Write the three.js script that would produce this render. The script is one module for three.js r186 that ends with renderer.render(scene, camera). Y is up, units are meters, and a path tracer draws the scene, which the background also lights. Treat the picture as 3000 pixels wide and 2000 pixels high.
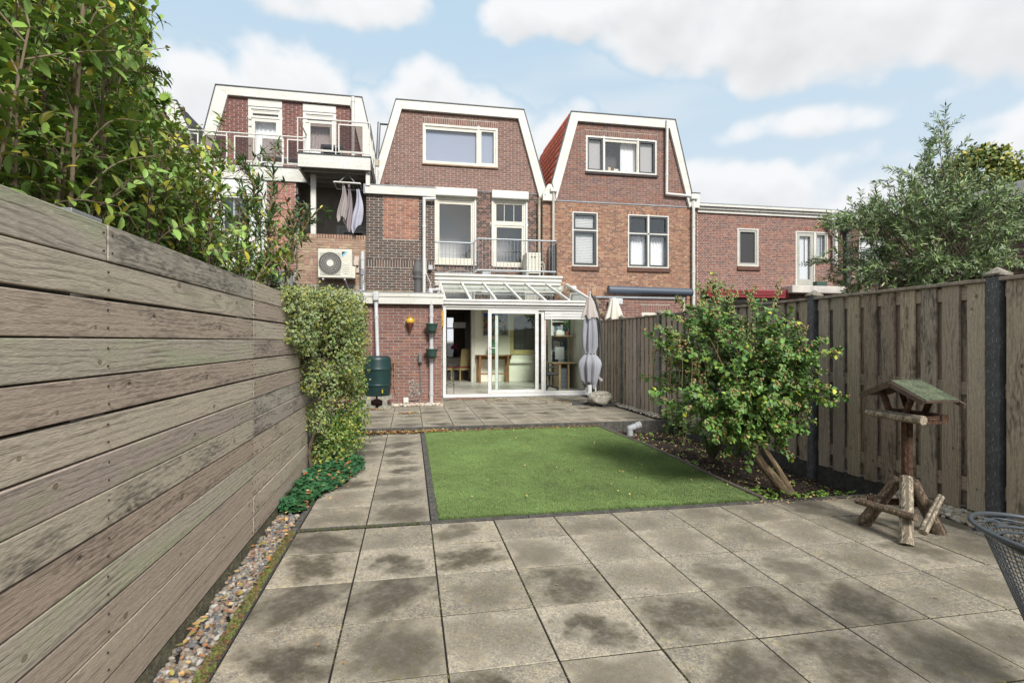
import * as THREE from 'three';
import { mergeGeometries, mergeVertices } from 'three/addons/utils/BufferGeometryUtils.js';
import { RoundedBoxGeometry } from 'three/addons/geometries/RoundedBoxGeometry.js';

// ---------- camera, sky, sun, exposure ----------
const scene = new THREE.Scene();
const camera = new THREE.PerspectiveCamera(2 * Math.atan(1000 / 1575) * 180 / Math.PI, 1.5, 0.05, 2000);
camera.position.set(0, 1.44, 0);
camera.rotation.set(0, -0.1878, 0);
scene.add(camera);
const renderer = new THREE.WebGLRenderer({ antialias: true });
renderer.toneMapping = THREE.LinearToneMapping;
renderer.toneMappingExposure = 1.34;
renderer.shadowMap.enabled = true;
const sun = new THREE.DirectionalLight(new THREE.Color(1, 0.972, 0.935), 3.7);
sun.position.set(8, 26, 20); sun.target.position.set(2, 0, -10);
sun.castShadow = true; sun.shadow.radius = 30; sun.shadow.mapSize.set(4096, 4096);
Object.assign(sun.shadow.camera, { left: -30, right: 30, top: 30, bottom: -30, near: 1, far: 90 });
scene.add(sun, sun.target);

// ---------- random numbers and noise ----------
function rng(seed) { let a = seed >>> 0; return () => { a = a + 0x6D2B79F5 | 0; let t = Math.imul(a ^ a >>> 15, 1 | a); t = t + Math.imul(t ^ t >>> 7, 61 | t) ^ t; return ((t ^ t >>> 14) >>> 0) / 4294967296; }; }
const R0 = rng(77);
const rr = (r, a, b) => a + (b - a) * r();
const clamp = (x, a = 0, b = 1) => Math.min(b, Math.max(a, x));
const sst = (a, b, x) => { const t = clamp((x - a) / (b - a)); return t * t * (3 - 2 * t); };
const lerp = (a, b, t) => a + (b - a) * t;
function hash2(ix, iy, s) { let h = Math.imul(ix, 374761393) + Math.imul(iy, 668265263) + Math.imul(s, 1274126177) | 0; h = Math.imul(h ^ h >>> 13, 1274126177); return ((h ^ h >>> 16) >>> 0) / 4294967296; }
function vnoise(x, y, s, px = 0, py = 0) {   // px, py: whole-number periods
  const x0 = Math.floor(x), y0 = Math.floor(y), fx = x - x0, fy = y - y0;
  const u = fx * fx * (3 - 2 * fx), v = fy * fy * (3 - 2 * fy);
  let a = x0, b = x0 + 1, c = y0, d = y0 + 1;
  if (px) { a = ((a % px) + px) % px; b = ((b % px) + px) % px; }
  if (py) { c = ((c % py) + py) % py; d = ((d % py) + py) % py; }
  const p = hash2(a, c, s), q = hash2(b, c, s), r = hash2(a, d, s), t = hash2(b, d, s);
  return p + (q - p) * u + (r - p) * v + (p - q - r + t) * u * v;
}
function fbm(x, y, s, o = 4, px = 0, py = 0) { let f = 0, a = 0.5, n = 0; for (let i = 0; i < o; i++) { f += a * vnoise(x, y, s + i * 17, px, py); n += a; x *= 2; y *= 2; px *= 2; py *= 2; a *= 0.5; } return f / n; }

// ---------- the sky: blue air with cumulus banks ----------
{
  const W = 2048, H = 1024, data = new Float32Array(W * H * 4), r = rng(5);
  // clouds: azimuth (from the garden's axis, to the right), elevation, half width, half height, weight, all in degrees
  const C = [[-20, 18, 6.5, 7, 1], [-12, 19.5, 7.5, 8, 1], [-4, 18, 6, 6.5, 1], [2.5, 19.5, 6.5, 8, 1], [9, 18.5, 6, 7.5, 1], [16.5, 17.5, 6, 6.5, 1], [22, 16.5, 5, 5.5, 1], [-28, 17, 7, 7, 1], [-36, 20, 7, 6, .9],
    [-7, 31.5, 9, 2.4, .6], [12, 31.5, 6, 2.6, .9], [18, 31.2, 5, 2.4, .95], [27, 30.2, 8, 4.4, 1], [36, 28.2, 9, 5.2, 1], [45, 26.2, 9, 4.8, 1], [53, 24.4, 8, 4.6, 1], [60, 22.4, 8, 4, 1], [40, 19.8, 7, 1.6, .5], [58, 15.6, 8, 2.6, .75],
    [34, 14.2, 13, 4.0, .8], [46, 12, 9, 4, .7], [25, 9, 14, 6, .8], [-8, 9, 30, 9, .9]];
  for (let i = 0; i < 120; i++) {   // the same kind of cloud all round
    const az = rr(r, -180, 180), el = rr(r, 3, 80); if (az > -50 && az < 72 && el < 46) continue;
    const w = rr(r, 6, 14) / Math.max(0.25, Math.cos(el * Math.PI / 180)); for (let k = 0; k < 3; k++) C.push([az + rr(r, -w, w), el + rr(r, -2, 2), w * rr(r, .5, .9), rr(r, 3, 7), 1]);
  }
  const dens = (az, el) => {
    let m = -1; const n = fbm(az / 5.2, el / 3.6, 11, 6) - .5 + .22 * (fbm(az / 1.5, el / 1.2, 13, 4) - .5), wx = (fbm(az / 9 + 40, el / 6, 23, 3) - .5) * 5;
    for (const c of C) { let da = az + wx - c[0]; if (da > 180) da -= 360; if (da < -180) da += 360; const a = da / c[2], b = (el + wx * .35 - c[1]) / c[3], q = a * a + b * b; if (q < 2.6) { const v = c[4] * (1 - q); if (v > m) m = v; } }
    return m + n * 1.25;
  };
  for (let j = 0; j < H; j++) {
    const el = ((j + .5) / H - .5) * 180;
    for (let i = 0; i < W; i++) {
      const th = ((i + .5) / W - .5) * 2 * Math.PI, az = Math.atan2(Math.cos(th), -Math.sin(th)) * 180 / Math.PI, o = (j * W + i) * 4;
      const h = clamp(el / 60), air = [lerp(.54, .30, Math.pow(h, .62)), lerp(.61, .47, Math.pow(h, .62)), lerp(.66, .61, h)];
      const haze = Math.exp(-Math.max(el, 0) / 11);
      let col = air.map((c, k) => lerp(c, [.655, .675, .70][k], haze * .9));
      if (el > -1) {
        const d = dens(az, el), a = sst(-.08, .50, d);
        if (a > 0) {
          const up = dens(az - .5, el + 1.7), lit = clamp(.60 + .62 * (d - up) + .30 * (1 - sst(.1, 1.1, d))), g = lerp(.50, .73, clamp(lit));
          col = col.map((c, k) => lerp(c, g * [.985, .99, 1][k], a * lerp(.96, .7, haze)));
        } else { const w = sst(.5, .85, fbm(az / 22, el / 5, 61, 4)) * .35; col = col.map((c, k) => lerp(c, .68, w)); }
      } else col = [.22, .21, .19];
      data[o] = col[0]; data[o + 1] = col[1]; data[o + 2] = col[2]; data[o + 3] = 1;
    }
  }
  const t = new THREE.DataTexture(data, W, H, THREE.RGBAFormat, THREE.FloatType);
  t.mapping = THREE.EquirectangularReflectionMapping; t.magFilter = THREE.LinearFilter; t.minFilter = THREE.LinearFilter; t.wrapS = THREE.RepeatWrapping; t.needsUpdate = true;
  scene.background = t; scene.environment = t;
}

// ---------- textures ----------
function tex(w, h, fn, metres, srgb = true) {   // fn gives [r, g, b] 0..1; metres: real size of one repeat
  const d = new Uint8Array(w * h * 4);
  for (let j = 0; j < h; j++) for (let i = 0; i < w; i++) { const c = fn(i, j), o = (j * w + i) * 4; d[o] = clamp(c[0]) * 255; d[o + 1] = clamp(c[1]) * 255; d[o + 2] = clamp(c[2]) * 255; d[o + 3] = 255; }
  const t = new THREE.DataTexture(d, w, h, THREE.RGBAFormat, THREE.UnsignedByteType);
  t.wrapS = t.wrapT = THREE.RepeatWrapping; t.magFilter = THREE.LinearFilter; t.minFilter = THREE.LinearMipmapLinearFilter; t.generateMipmaps = true;
  if (srgb) t.colorSpace = THREE.SRGBColorSpace;
  if (metres) t.repeat.set(1 / metres, 1 / metres);
  t.needsUpdate = true; return t;
}
const gray = (v) => [v, v, v];
const T = {};
T.grain = tex(512, 512, (i, j) => { const f = fbm(i / 16, j / 16, 3, 4, 32, 32), c = fbm(i / 128, j / 128, 9, 3, 4, 4), s = hash2(i, j, 4); return gray(.90 + .36 * (f - .5) + .24 * (c - .5) + (s - .5) * .14); }, .35);
T.dirt = tex(512, 512, (i, j) => { const f = fbm(i / 64, j / 64, 33, 5, 8, 8), s = fbm(i / 6, j / 48, 39, 3, 85, 10); return gray(.90 + .24 * (f - .5) + .12 * (s - .5)); }, 2.2);
T.paint = tex(512, 512, (i, j) => { const f = fbm(i / 100, j / 30, 53, 5, 5, 17), k = fbm(i / 9, j / 9, 57, 3, 57, 57); return [.93 + .10 * (f - .5) - (k > .74 ? .1 : 0), .925 + .11 * (f - .5) - (k > .74 ? .11 : 0), .90 + .14 * (f - .5) - (k > .74 ? .13 : 0)]; }, 1.6);
T.soil = tex(1024, 1024, (i, j) => {
  const f = fbm(i / 40, j / 40, 71, 5, 25, 25), g = fbm(i / 7, j / 11, 73, 3, 146, 93), q = vnoise(i / 5, j / 9, 79, 205, 114);
  const b = .14 + .16 * f + .2 * (g - .5), k = q > .86 ? .22 : 0;
  return [b * 1.18 + k, b * .98 + k * .78, b * .82 + k * .55];
}, .8);
T.stone = tex(512, 512, (i, j) => { const f = fbm(i / 46, j / 46, 91, 5, 11, 11), g = fbm(i / 8, j / 8, 95, 4, 64, 64), v = clamp(.82 + .42 * (f - .5) + .62 * (g - .5)); return [v, v * .98, v * .93]; }, .5);
T.tar = tex(512, 512, (i, j) => { const f = fbm(i / 4, j / 26, 101, 3, 128, 20), g = fbm(i / 90, j / 90, 103, 4, 6, 6), k = sst(.62, .8, f) * sst(.40, .6, g); const v = .30 + .14 * g + .38 * k; return [v, v, v * 1.02]; }, .42);
T.bark = tex(256, 512, (i, j) => { const f = fbm(i / 8, j / 40, 111, 5, 32, 13), g = fbm(i / 40, j / 40, 115, 3, 6, 13); const v = .78 + .85 * (f - .5) + .3 * (g - .5); return [v * 1.02, v * .98, v * .90]; }, .25);
// eight weathered boards side by side: u along the grain (4 m), v across (8 x 0.14 m)
function woodAtlas(seed, opt) {
  const W = 2048, H = 1024, N = 8, r = rng(seed), strips = [];
  for (let k = 0; k < N; k++) {
    const knots = []; const n = 2 + Math.floor(r() * 3.2); for (let q = 0; q < n; q++) knots.push([rr(r, .1, 3.9), rr(r, .02, .12), rr(r, .006, .014), r() < .55 ? 1 : .6]);
    strips.push({ knots, c: rr(r, -.03, .17), f: rr(r, 60, 110), cath: rr(r, .5, 2.0), x0: rr(r, 0, 4), tone: rr(r, -.02, .02), warm: rr(r, -.012, .018), green: r() < .35 ? rr(r, .3, .8) : rr(r, 0, .12), stain: r() < .5 ? rr(r, .5, 1) : rr(r, 0, .3) });
  }
  return tex(W, H, (i, j) => {
    const k = Math.floor(j / 128), S = strips[k], u = i / W * 4, v = (j % 128) / 128 * .14;
    let g = Math.abs(v - S.c) * S.f, kn = 0, kc = 0;
    g += (fbm(u * 1.5, v * 9, seed + k * 7, 3, 6, 0) - .5) * 7 * S.cath + (fbm(u * 6, v * 40, seed + 3 + k, 3, 24, 0) - .5) * 1.5;
    for (const q of S.knots) {
      let du = u - q[0]; if (du > 2) du -= 4; if (du < -2) du += 4; const dv = v - q[1];
      const e = (du * du) / (q[2] * q[2] * 30) + (dv * dv) / (q[2] * q[2] * 7); if (e < 9) g += 4.2 * q[3] * Math.exp(-e) * Math.sign(q[1] - S.c || 1);
      const rad = Math.sqrt(du * du / 1.7 + dv * dv) / q[2]; if (rad < 1.6) { kn = Math.max(kn, 1 - sst(.75, 1.25, rad)); kc = Math.max(kc, Math.exp(-(rad - 1.05) * (rad - 1.05) * 30)); }
    }
    const ring = Math.pow(.5 + .5 * Math.sin(g * 2.2), 3), fib = fbm(u * 60, v * 420, seed + 31 + k, 2, 240, 0), blot = fbm(u * 3, v * 16, seed + 51 + k, 4, 12, 0), fine = fbm(u * 26, v * 90, seed + 57 + k, 3, 104, 0);
    let b = opt.base + S.tone - opt.ring * ring * (.15 + 2.6 * blot * blot) * (.6 + .8 * fine) + opt.fib * (fib - .5) + .10 * (blot - .5);
    const st = S.stain * sst(.42, .82, blot * .72 + fine * .34) * (.5 + .5 * sst(.25, .75, fine)) * (.6 + .8 * fib); b *= 1 - opt.stain * st;
    b -= .20 * kn * (.6 + .8 * fib) + .12 * kc;
    const w = S.warm + opt.warm + .05 * kn, gr = S.green * opt.green * sst(.4, .7, fbm(u * 2.2, v * 14, seed + 91 + k, 4, 9, 0));
    const crack = fbm(u * 5, v * 160, seed + 71 + k, 2, 20, 0) > .80 ? -.10 : 0; b += crack;
    return [b * (1.01 + w - gr * .35), b * (.985 + gr * .28), b * (.94 - w * 1.3 - gr * .6)];
  }, 0);
}
T.woodL = woodAtlas(211, { base: .79, ring: .085, fib: .15, stain: .40, warm: .014, green: .10 });
T.woodR = woodAtlas(353, { base: .74, ring: .11, fib: .19, stain: .40, warm: .018, green: .06 });
// sixteen weathered concrete slabs, 4 x 4, each 0.5 m: pale speckled aggregate, yellow lichen, dark algae patches that lie in the hollow of the slab
{
  const W = 2048, r = rng(517), V = [];
  for (let k = 0; k < 16; k++) { const n = k % 4 === 3 ? 1 : 1 + Math.floor(r() * 2), b = []; for (let q = 0; q < n; q++) b.push([rr(r, .34, .66), rr(r, .34, .66), rr(r, .34, .60), rr(r, .24, .42), rr(r, 0, 3.1)]); V.push({ b, k: k < 5 ? rr(r, .85, 1) : k < 11 ? rr(r, .5, .8) : rr(r, .15, .4), l: rr(r, .3, 1), t: rr(r, -.035, .035) }); }
  const fn = (i, j) => {
    const k = (j >> 9) * 4 + (i >> 9), S = V[k], x = (i & 511) / 512, y = (j & 511) / 512;
    const n1 = fbm(x * 7, y * 7, 600 + k, 5), n2 = fbm(x * 70, y * 70, 640 + k, 3), s = hash2(i >> 1, j >> 1, 9), c = fbm(x * 2.4, y * 2.4, 680 + k, 3);
    let v = .655 + S.t * 1.6 + .12 * (n1 - .5) + .34 * (n2 - .5) + .09 * (c - .5) + (s - .5) * .07;
    const wx = (fbm(x * 5, y * 5, 800 + k, 4) - .5) * .55, wy = (fbm(x * 5 + 31, y * 5, 840 + k, 4) - .5) * .55; let m = -1; for (const q of S.b) { const dx = x + wx - q[0], dy = y + wy - q[1], co = Math.cos(q[4]), si = Math.sin(q[4]), a = (dx * co + dy * si) / q[2], b = (dy * co - dx * si) / q[3]; m = Math.max(m, 1.15 - a * a - b * b); }
    const n3 = fbm(x * 26, y * 26, 760 + k, 3); m = sst(-.35, 1.3, m * .75 + (n1 - .5) * 1.0 + (n2 - .5) * 1.1 + (n3 - .5) * 1.1) * S.k; v *= 1 - .56 * m; v *= 1 + .28 * (n3 - .5);
    const lich = S.l * sst(.60, .74, n2 * .75 + n1 * .3) * .8, pit = fbm(x * 90, y * 90, 720 + k, 2) > .80 ? 1 : 0, wh = hash2(i >> 2, j >> 2, 31) > .9975 ? 1 : 0;
    v -= pit * .07; const e = wh * .26;
    return [v * (1.0 + .05 * lich + .02 * m) + e, v * (.958 + .01 * lich) + e, v * (.875 - .17 * lich - .05 * m) + e * .95];
  };
  T.slab = tex(W, W, fn, 0);
}

// ---------- materials ----------
const L = (r, g, b) => new THREE.Color().setRGB(r, g, b);
function mat(c, rough = .8, o = {}) { const m = new THREE.MeshPhysicalMaterial({ color: Array.isArray(c) ? L(...c) : c, roughness: rough, side: THREE.DoubleSide }); Object.assign(m, o); return m; }
const M = {
  white: mat([.74, .73, .70], .45, { map: T.paint }), pvc: mat([.72, .72, .72], .4, { map: T.paint }), cream: mat([.74, .71, .64], .5, { map: T.paint }), fascia: mat([.72, .71, .68], .5, { map: T.paint }),
  alu: mat([.76, .76, .77], .32, { map: T.paint }), pipe: mat([.66, .66, .66], .5, { map: T.dirt }), pipeTan: mat([.52, .44, .34], .6, { map: T.dirt }), galv: mat([.42, .44, .46], .45, { metalness: .5, map: T.dirt }),
  dark: mat([.03, .03, .033], .5), lead: mat([.36, .38, .40], .6, { map: T.dirt }), anthra: mat([.055, .06, .065], .45), bitumen: mat([.10, .10, .10], .9, { map: T.dirt }),
  glass: mat([1, 1, 1], 0, { transmission: 1, thickness: 0, ior: 1.75 }), doorGlass: mat([.97, 1, .98], 0, { transmission: 1, thickness: 0, ior: 1.45 }), roofGlass: mat([.93, .97, .95], 0, { transmission: 1, thickness: 0, ior: 1.5 }), smoke: mat([.62, .56, .54], .05, { transmission: 1, thickness: 0, ior: 1.5 }),
  room: mat([.42, .40, .37], .95), concrete: mat([.40, .385, .355], .9, { map: T.stone }), kerb: mat([.125, .122, .118], .95, { map: T.stone }), rubber: mat([.02, .02, .022], .6),
  sash: mat([.045, .048, .052], .4), grey: mat([.45, .45, .46], .4), blueGrey: mat([.075, .095, .125], .42), red: mat([.24, .028, .035], .5), brickSill: mat([.16, .08, .055], .9, { map: T.grain }),
  woodRoom: mat([.40, .20, .07], .5, { map: T.grain }), net: mat([.82, .82, .82], .9), blind: mat([.62, .62, .60], .8),
};
const bumpOf = (m, t, s) => { m.bumpMap = t; m.bumpScale = s; return m; };
for (const k of ['concrete', 'kerb']) bumpOf(M[k], T.stone, .004);

// ---------- building helpers ----------
const taken = {};
function numbered(name) { const n = taken[name] = (taken[name] ?? -1) + 1; return n ? name + '_' + String(n).padStart(3, '0') : name; }
function shade(o) { o.castShadow = o.receiveShadow = true; return o; }
function thing(name, label, category, at = [0, 0, 0], group) { const o = new THREE.Group(); o.name = numbered(name); o.position.set(...at); o.b = at; o.userData = { label, category }; if (group) o.userData.group = group; scene.add(o); return o; }
function structure(name, at = [0, 0, 0]) { const o = new THREE.Group(); o.name = numbered(name); o.position.set(...at); o.b = at; o.userData = { kind: 'structure' }; scene.add(o); return o; }
function uvBox(g, s = 1, ox = 0, oy = 0, grainAxis = '') {   // uv in metres, by the way each face points
  const p = g.attributes.position, n = g.attributes.normal, uv = new Float32Array(p.count * 2);
  for (let i = 0; i < p.count; i++) {
    const ax = Math.abs(n.getX(i)), ay = Math.abs(n.getY(i)), az = Math.abs(n.getZ(i)); let u, v;
    if (az >= ax && az >= ay) { u = p.getX(i); v = p.getY(i); } else if (ax >= ay) { u = p.getZ(i); v = p.getY(i); } else { u = p.getX(i); v = p.getZ(i); }
    uv[2 * i] = u * s + ox; uv[2 * i + 1] = v * s + oy;
  }
  g.setAttribute('uv', new THREE.BufferAttribute(uv, 2)); return g;
}
function flat(g) { const q = g.index ? g.toNonIndexed() : g.clone(); for (const k of Object.keys(q.attributes)) if (!['position', 'normal', 'uv', 'color'].includes(k)) q.deleteAttribute(k); q.clearGroups?.(); return q; }
function merge(list) { list = list.map(flat); if (list.length === 1) return list[0]; if (!list.every((g) => g.attributes.color)) list.forEach((g) => g.deleteAttribute('color')); return mergeGeometries(list); }
// one named mesh from shapes given in world coordinates, under a thing or a part
function part(parent, name, geos, m, o = {}) {
  let g = merge([].concat(geos)); if (!o.keepUV) uvBox(g, 1, o.ox ?? 0, o.oy ?? 0);
  const b = parent.b; if (b) g.translate(-b[0], -b[1], -b[2]);
  const s = shade(new THREE.Mesh(g, m)); s.name = name; s.b = b; if (o.label) s.userData.label = o.label; if (o.stuff) s.userData.kind = 'stuff'; parent.add(s); return s;
}
function solo(name, label, category, geos, m, group, o = {}) {   // a thing that is one mesh: stands at its own base
  let g = merge([].concat(geos)); if (!o.keepUV) uvBox(g); g.computeBoundingBox(); const b = g.boundingBox, at = [(b.min.x + b.max.x) / 2, b.min.y, (b.min.z + b.max.z) / 2];
  g.translate(-at[0], -at[1], -at[2]); const s = shade(new THREE.Mesh(g, m)); s.name = numbered(name); s.position.set(...at); s.b = at; s.userData = { label, category }; if (group) s.userData.group = group; scene.add(s); return s;
}
const V3 = (x, y, z) => new THREE.Vector3(x, y, z);
// box from x0..x1, y0..y1, and depth d0..d1 (d = distance down the garden, -z)
function bx(x0, x1, y0, y1, d0, d1, r = 0) { const w = Math.abs(x1 - x0), h = Math.abs(y1 - y0), e = Math.abs(d1 - d0), g = r ? new RoundedBoxGeometry(w, h, e, 1, Math.min(r, w / 2.1, h / 2.1, e / 2.1)) : new THREE.BoxGeometry(w, h, e); return g.translate((x0 + x1) / 2, (y0 + y1) / 2, -(d0 + d1) / 2); }
function cyl(x, y0, y1, d, r0, r1 = r0, n = 16) { return new THREE.CylinderGeometry(r1, r0, y1 - y0, n).translate(x, (y0 + y1) / 2, -d); }
function rod(a, b, r0, r1 = r0, n = 8) { const A = V3(a[0], a[1], -a[2]), B = V3(b[0], b[1], -b[2]), q = new THREE.CylinderGeometry(r1, r0, A.distanceTo(B), n); q.translate(0, A.distanceTo(B) / 2, 0); q.applyQuaternion(new THREE.Quaternion().setFromUnitVectors(V3(0, 1, 0), B.clone().sub(A).normalize())); return q.translate(A.x, A.y, A.z); }
function tube(pts, r, seg = 24, n = 8, closed = false) { return new THREE.TubeGeometry(new THREE.CatmullRomCurve3(pts.map((p) => V3(p[0], p[1], -p[2])), closed, 'centripetal'), seg, r, n, closed); }
function bend(pts, r, n = 10) { const g = []; for (let i = 0; i + 1 < pts.length; i++) { g.push(rod(pts[i], pts[i + 1], r, r, n)); if (i) g.push(new THREE.SphereGeometry(r * 1.12, n, 6).translate(pts[i][0], pts[i][1], -pts[i][2])); } return g; }
function bar(a, b, w, h) { const A = V3(a[0], a[1], -a[2]), B = V3(b[0], b[1], -b[2]), l = A.distanceTo(B), g = new THREE.BoxGeometry(w, h, l), z = B.clone().sub(A).normalize(), x = V3(0, 1, 0).cross(z).normalize(), y = z.clone().cross(x), m = new THREE.Matrix4().makeBasis(x, y, z).setPosition(A.clone().add(B).multiplyScalar(.5)); return g.applyMatrix4(m); }
// a flat polygon in x, y pushed back from depth d0 to d1
function prism(pts, d0, d1) { const s = new THREE.Shape(pts.map((p) => new THREE.Vector2(p[0], p[1]))); return new THREE.ExtrudeGeometry(s, { depth: Math.abs(d1 - d0), bevelEnabled: false }).translate(0, 0, -Math.max(d0, d1)); }
function paintGeo(g, c) { const n = g.attributes.position.count, a = new Float32Array(n * 3); for (let i = 0; i < n; i++) { a[3 * i] = c[0]; a[3 * i + 1] = c[1]; a[3 * i + 2] = c[2]; } g.setAttribute('color', new THREE.BufferAttribute(a, 3)); return g; }

// ================= the ground =================
const mSlab = bumpOf(mat([.735, .71, .675], .92, { map: T.slab }), T.slab, .0025);
{ // wide ground
  const g = structure('ground', [0, 0, 0]);
  part(g, 'earth', new THREE.PlaneGeometry(900, 900).rotateX(-Math.PI / 2).translate(0, -.2, -60), mat([.11, .095, .07], 1, { map: T.soil }));
}
const slabGeo = {};
function slab(parent, x0, x1, d0, d1, y, k, r) {
  const w = x1 - x0, e = d1 - d0, turn = Math.floor(r() * 4), key = [w.toFixed(3), e.toFixed(3), k, turn].join();
  let g = slabGeo[key];
  if (!g) {
    g = flat(new RoundedBoxGeometry(w, .045, e, 1, .0035)); const p = g.attributes.position, uv = g.attributes.uv;
    for (let i = 0; i < p.count; i++) { let a = clamp(p.getX(i) / .5 + .5, .004, .996), b = clamp(p.getZ(i) / .5 + .5, .004, .996); for (let q = 0; q < turn; q++) [a, b] = [b, 1 - a]; uv.setXY(i, (k % 4 + a) / 4, (Math.floor(k / 4) + b) / 4); }
    slabGeo[key] = g;
  }
  const m = shade(new THREE.Mesh(g, mSlab)), b = parent.b; m.name = 'slab'; m.position.set((x0 + x1) / 2 - b[0], y - .0225 + rr(r, -.0015, .0015) - b[1], -(d0 + d1) / 2 - b[2]); m.rotation.set(rr(r, -.004, .004), 0, rr(r, -.004, .004)); parent.add(m); return m;
}
const GX = .163, J = .0045;
const mJoint = mat([.16, .155, .11], 1, { map: T.soil });
{
  const r = rng(21), P = structure('patio', [1.7, 0, -2]);
  part(P, 'bedding', bx(-.9, 4.5, -.19, -.0045, -3, 4.31), mJoint);
  const strong = new Set(['1,2', '1,3', '2,3', '3,3', '-1,2', '-2,1', '-2,2', '-2,3', '0,1', '0,4', '2,4', '4,3', '3,4', '-1,1', '-2,0']);
  for (let row = 0; row < 14; row++) for (let c = -2; c <= 8; c++) {
    const d1 = 4.344 - row * .5, d0 = d1 - .5, x0 = GX + c * .5, x1 = Math.min(x0 + .5, 4.30);
    if (x1 - x0 < .1) continue;
    const pale = c >= 2 && c <= 5 && row < 2, k = strong.has(c + ',' + row) ? Math.floor(r() * 5) : pale ? 11 + Math.floor(r() * 5) : 4 + Math.floor(r() * 12);
    slab(P, x0 + J, x1 - J, d0 + J, (row ? d1 : 4.285) - J, 0, k, r);
  }
  const Q = structure('path', [-.35, 0, -6.4]);
  part(Q, 'bedding', bx(-.9, .163, -.19, -.0055, 4.31, 8.6), mJoint);
  for (let row = 0; row < 9; row++) for (let c = -2; c < 0; c++) { const d0 = 4.365 + row * .5, d1 = Math.min(d0 + .5, 8.58), x0 = GX + c * .5; if (d1 - d0 > .06) slab(Q, x0 + J, x0 + .5 - J, d0 + J, d1 - J, .001, [1, 6, 3, 12, 7, 2, 5, 8, 4, 9, 13, 10][(row * 5 + c + 12) % 12], r); }
  const K = structure('edging', [0, 0, -5]);
  for (let i = 0; i < 5; i++) part(K, 'edging_stone', bx(.166, .228, -.15, .012, 4.36 + i * .85, 4.355 + i * .85 + .845, .006), M.kerb, { ox: i });
  for (let i = 0; i < 6; i++) part(K, 'edging_stone', bx(-.84 + i * .9, Math.min(-.845 + i * .9 + .9, 4.3), -.15, .006, 4.297, 4.352, .005), M.kerb, { oy: i });
  for (let i = 0; i < 10; i++) part(K, 'edging_stone', bx(-.896, -.842, -.15, .003, -1.4 + i, -.405 + i, .006), M.kerb, { oy: i });
  for (let i = 0; i < 5; i++) { const a = 4.36 + i * .85, w = (d) => 3.15 + .05 * Math.sin((d - 4.3) * .75) + .02 * Math.sin(d * 2.1); part(K, 'edging_stone', bar([w(a), -.05, a], [w(a + .845), -.05, a + .845], .05, .15), mat([.16, .14, .12], .95, { map: T.stone }), { ox: i }); }
  const U = structure('terrace', [1.8, .08, -10.8]);
  part(U, 'bedding', bx(-1.02, 4.5, -.19, .0765, 8.69, 13.6), mJoint);
  for (let row = 0; row < 9; row++) for (let c = -3; c <= 8; c++) {
    const d0 = 8.69 + row * .5, x0 = Math.max(.2 + c * .5, -.98), x1 = Math.min(.7 + c * .5, 4.26); if (x1 - x0 < .1) continue; if (d0 > 11.1 && x0 < .6 && d0 + .25 > 11.5) continue;
    slab(U, x0 + J, x1 - J, d0 + J, d0 + .5 - J, .081, [12, 7, 9, 14, 1, 11, 13, 15, 11, 8, 15, 13, 10][(row * 7 + c * 3 + 30) % 13], r);
  }
  const step = structure('kerb', [1.7, 0, -8.64]);
  for (let i = 0; i < 6; i++) part(step, 'kerb_stone', bx(-1.04 + i * .92, Math.min(-1.045 + (i + 1) * .92, 4.48), -.19, .082, 8.615, 8.686, .006), M.kerb, { ox: i * .3 });
}
// ---- artificial lawn ----
const edgeX = (d) => 3.12 + .05 * Math.sin((d - 4.3) * .75) + .02 * Math.sin(d * 2.1);
function leafLike(len, wid, fold = .25, curl = .12) {   // a leaf along +x, folded on its midrib
  const P = [[0, 0], [.22, .72], [.5, 1], [.78, .66], [1, 0]], v = [], idx = [], uv = [];
  for (const [t, w] of P) { const y = -curl * len * t * t; v.push(t * len, y, 0, t * len, y + fold * wid * .5 * w, wid * .5 * w, t * len, y + fold * wid * .5 * w, -wid * .5 * w); uv.push(t, .5, t, 1, t, 0); }
  for (let i = 0; i < 4; i++) { const a = i * 3; idx.push(a, a + 1, a + 4, a, a + 4, a + 3, a, a + 3, a + 5, a, a + 5, a + 2); }
  const g = new THREE.BufferGeometry(); g.setAttribute('position', new THREE.Float32BufferAttribute(v, 3)); g.setAttribute('uv', new THREE.Float32BufferAttribute(uv, 2)); g.setIndex(idx); g.computeVertexNormals(); return g;
}
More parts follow.
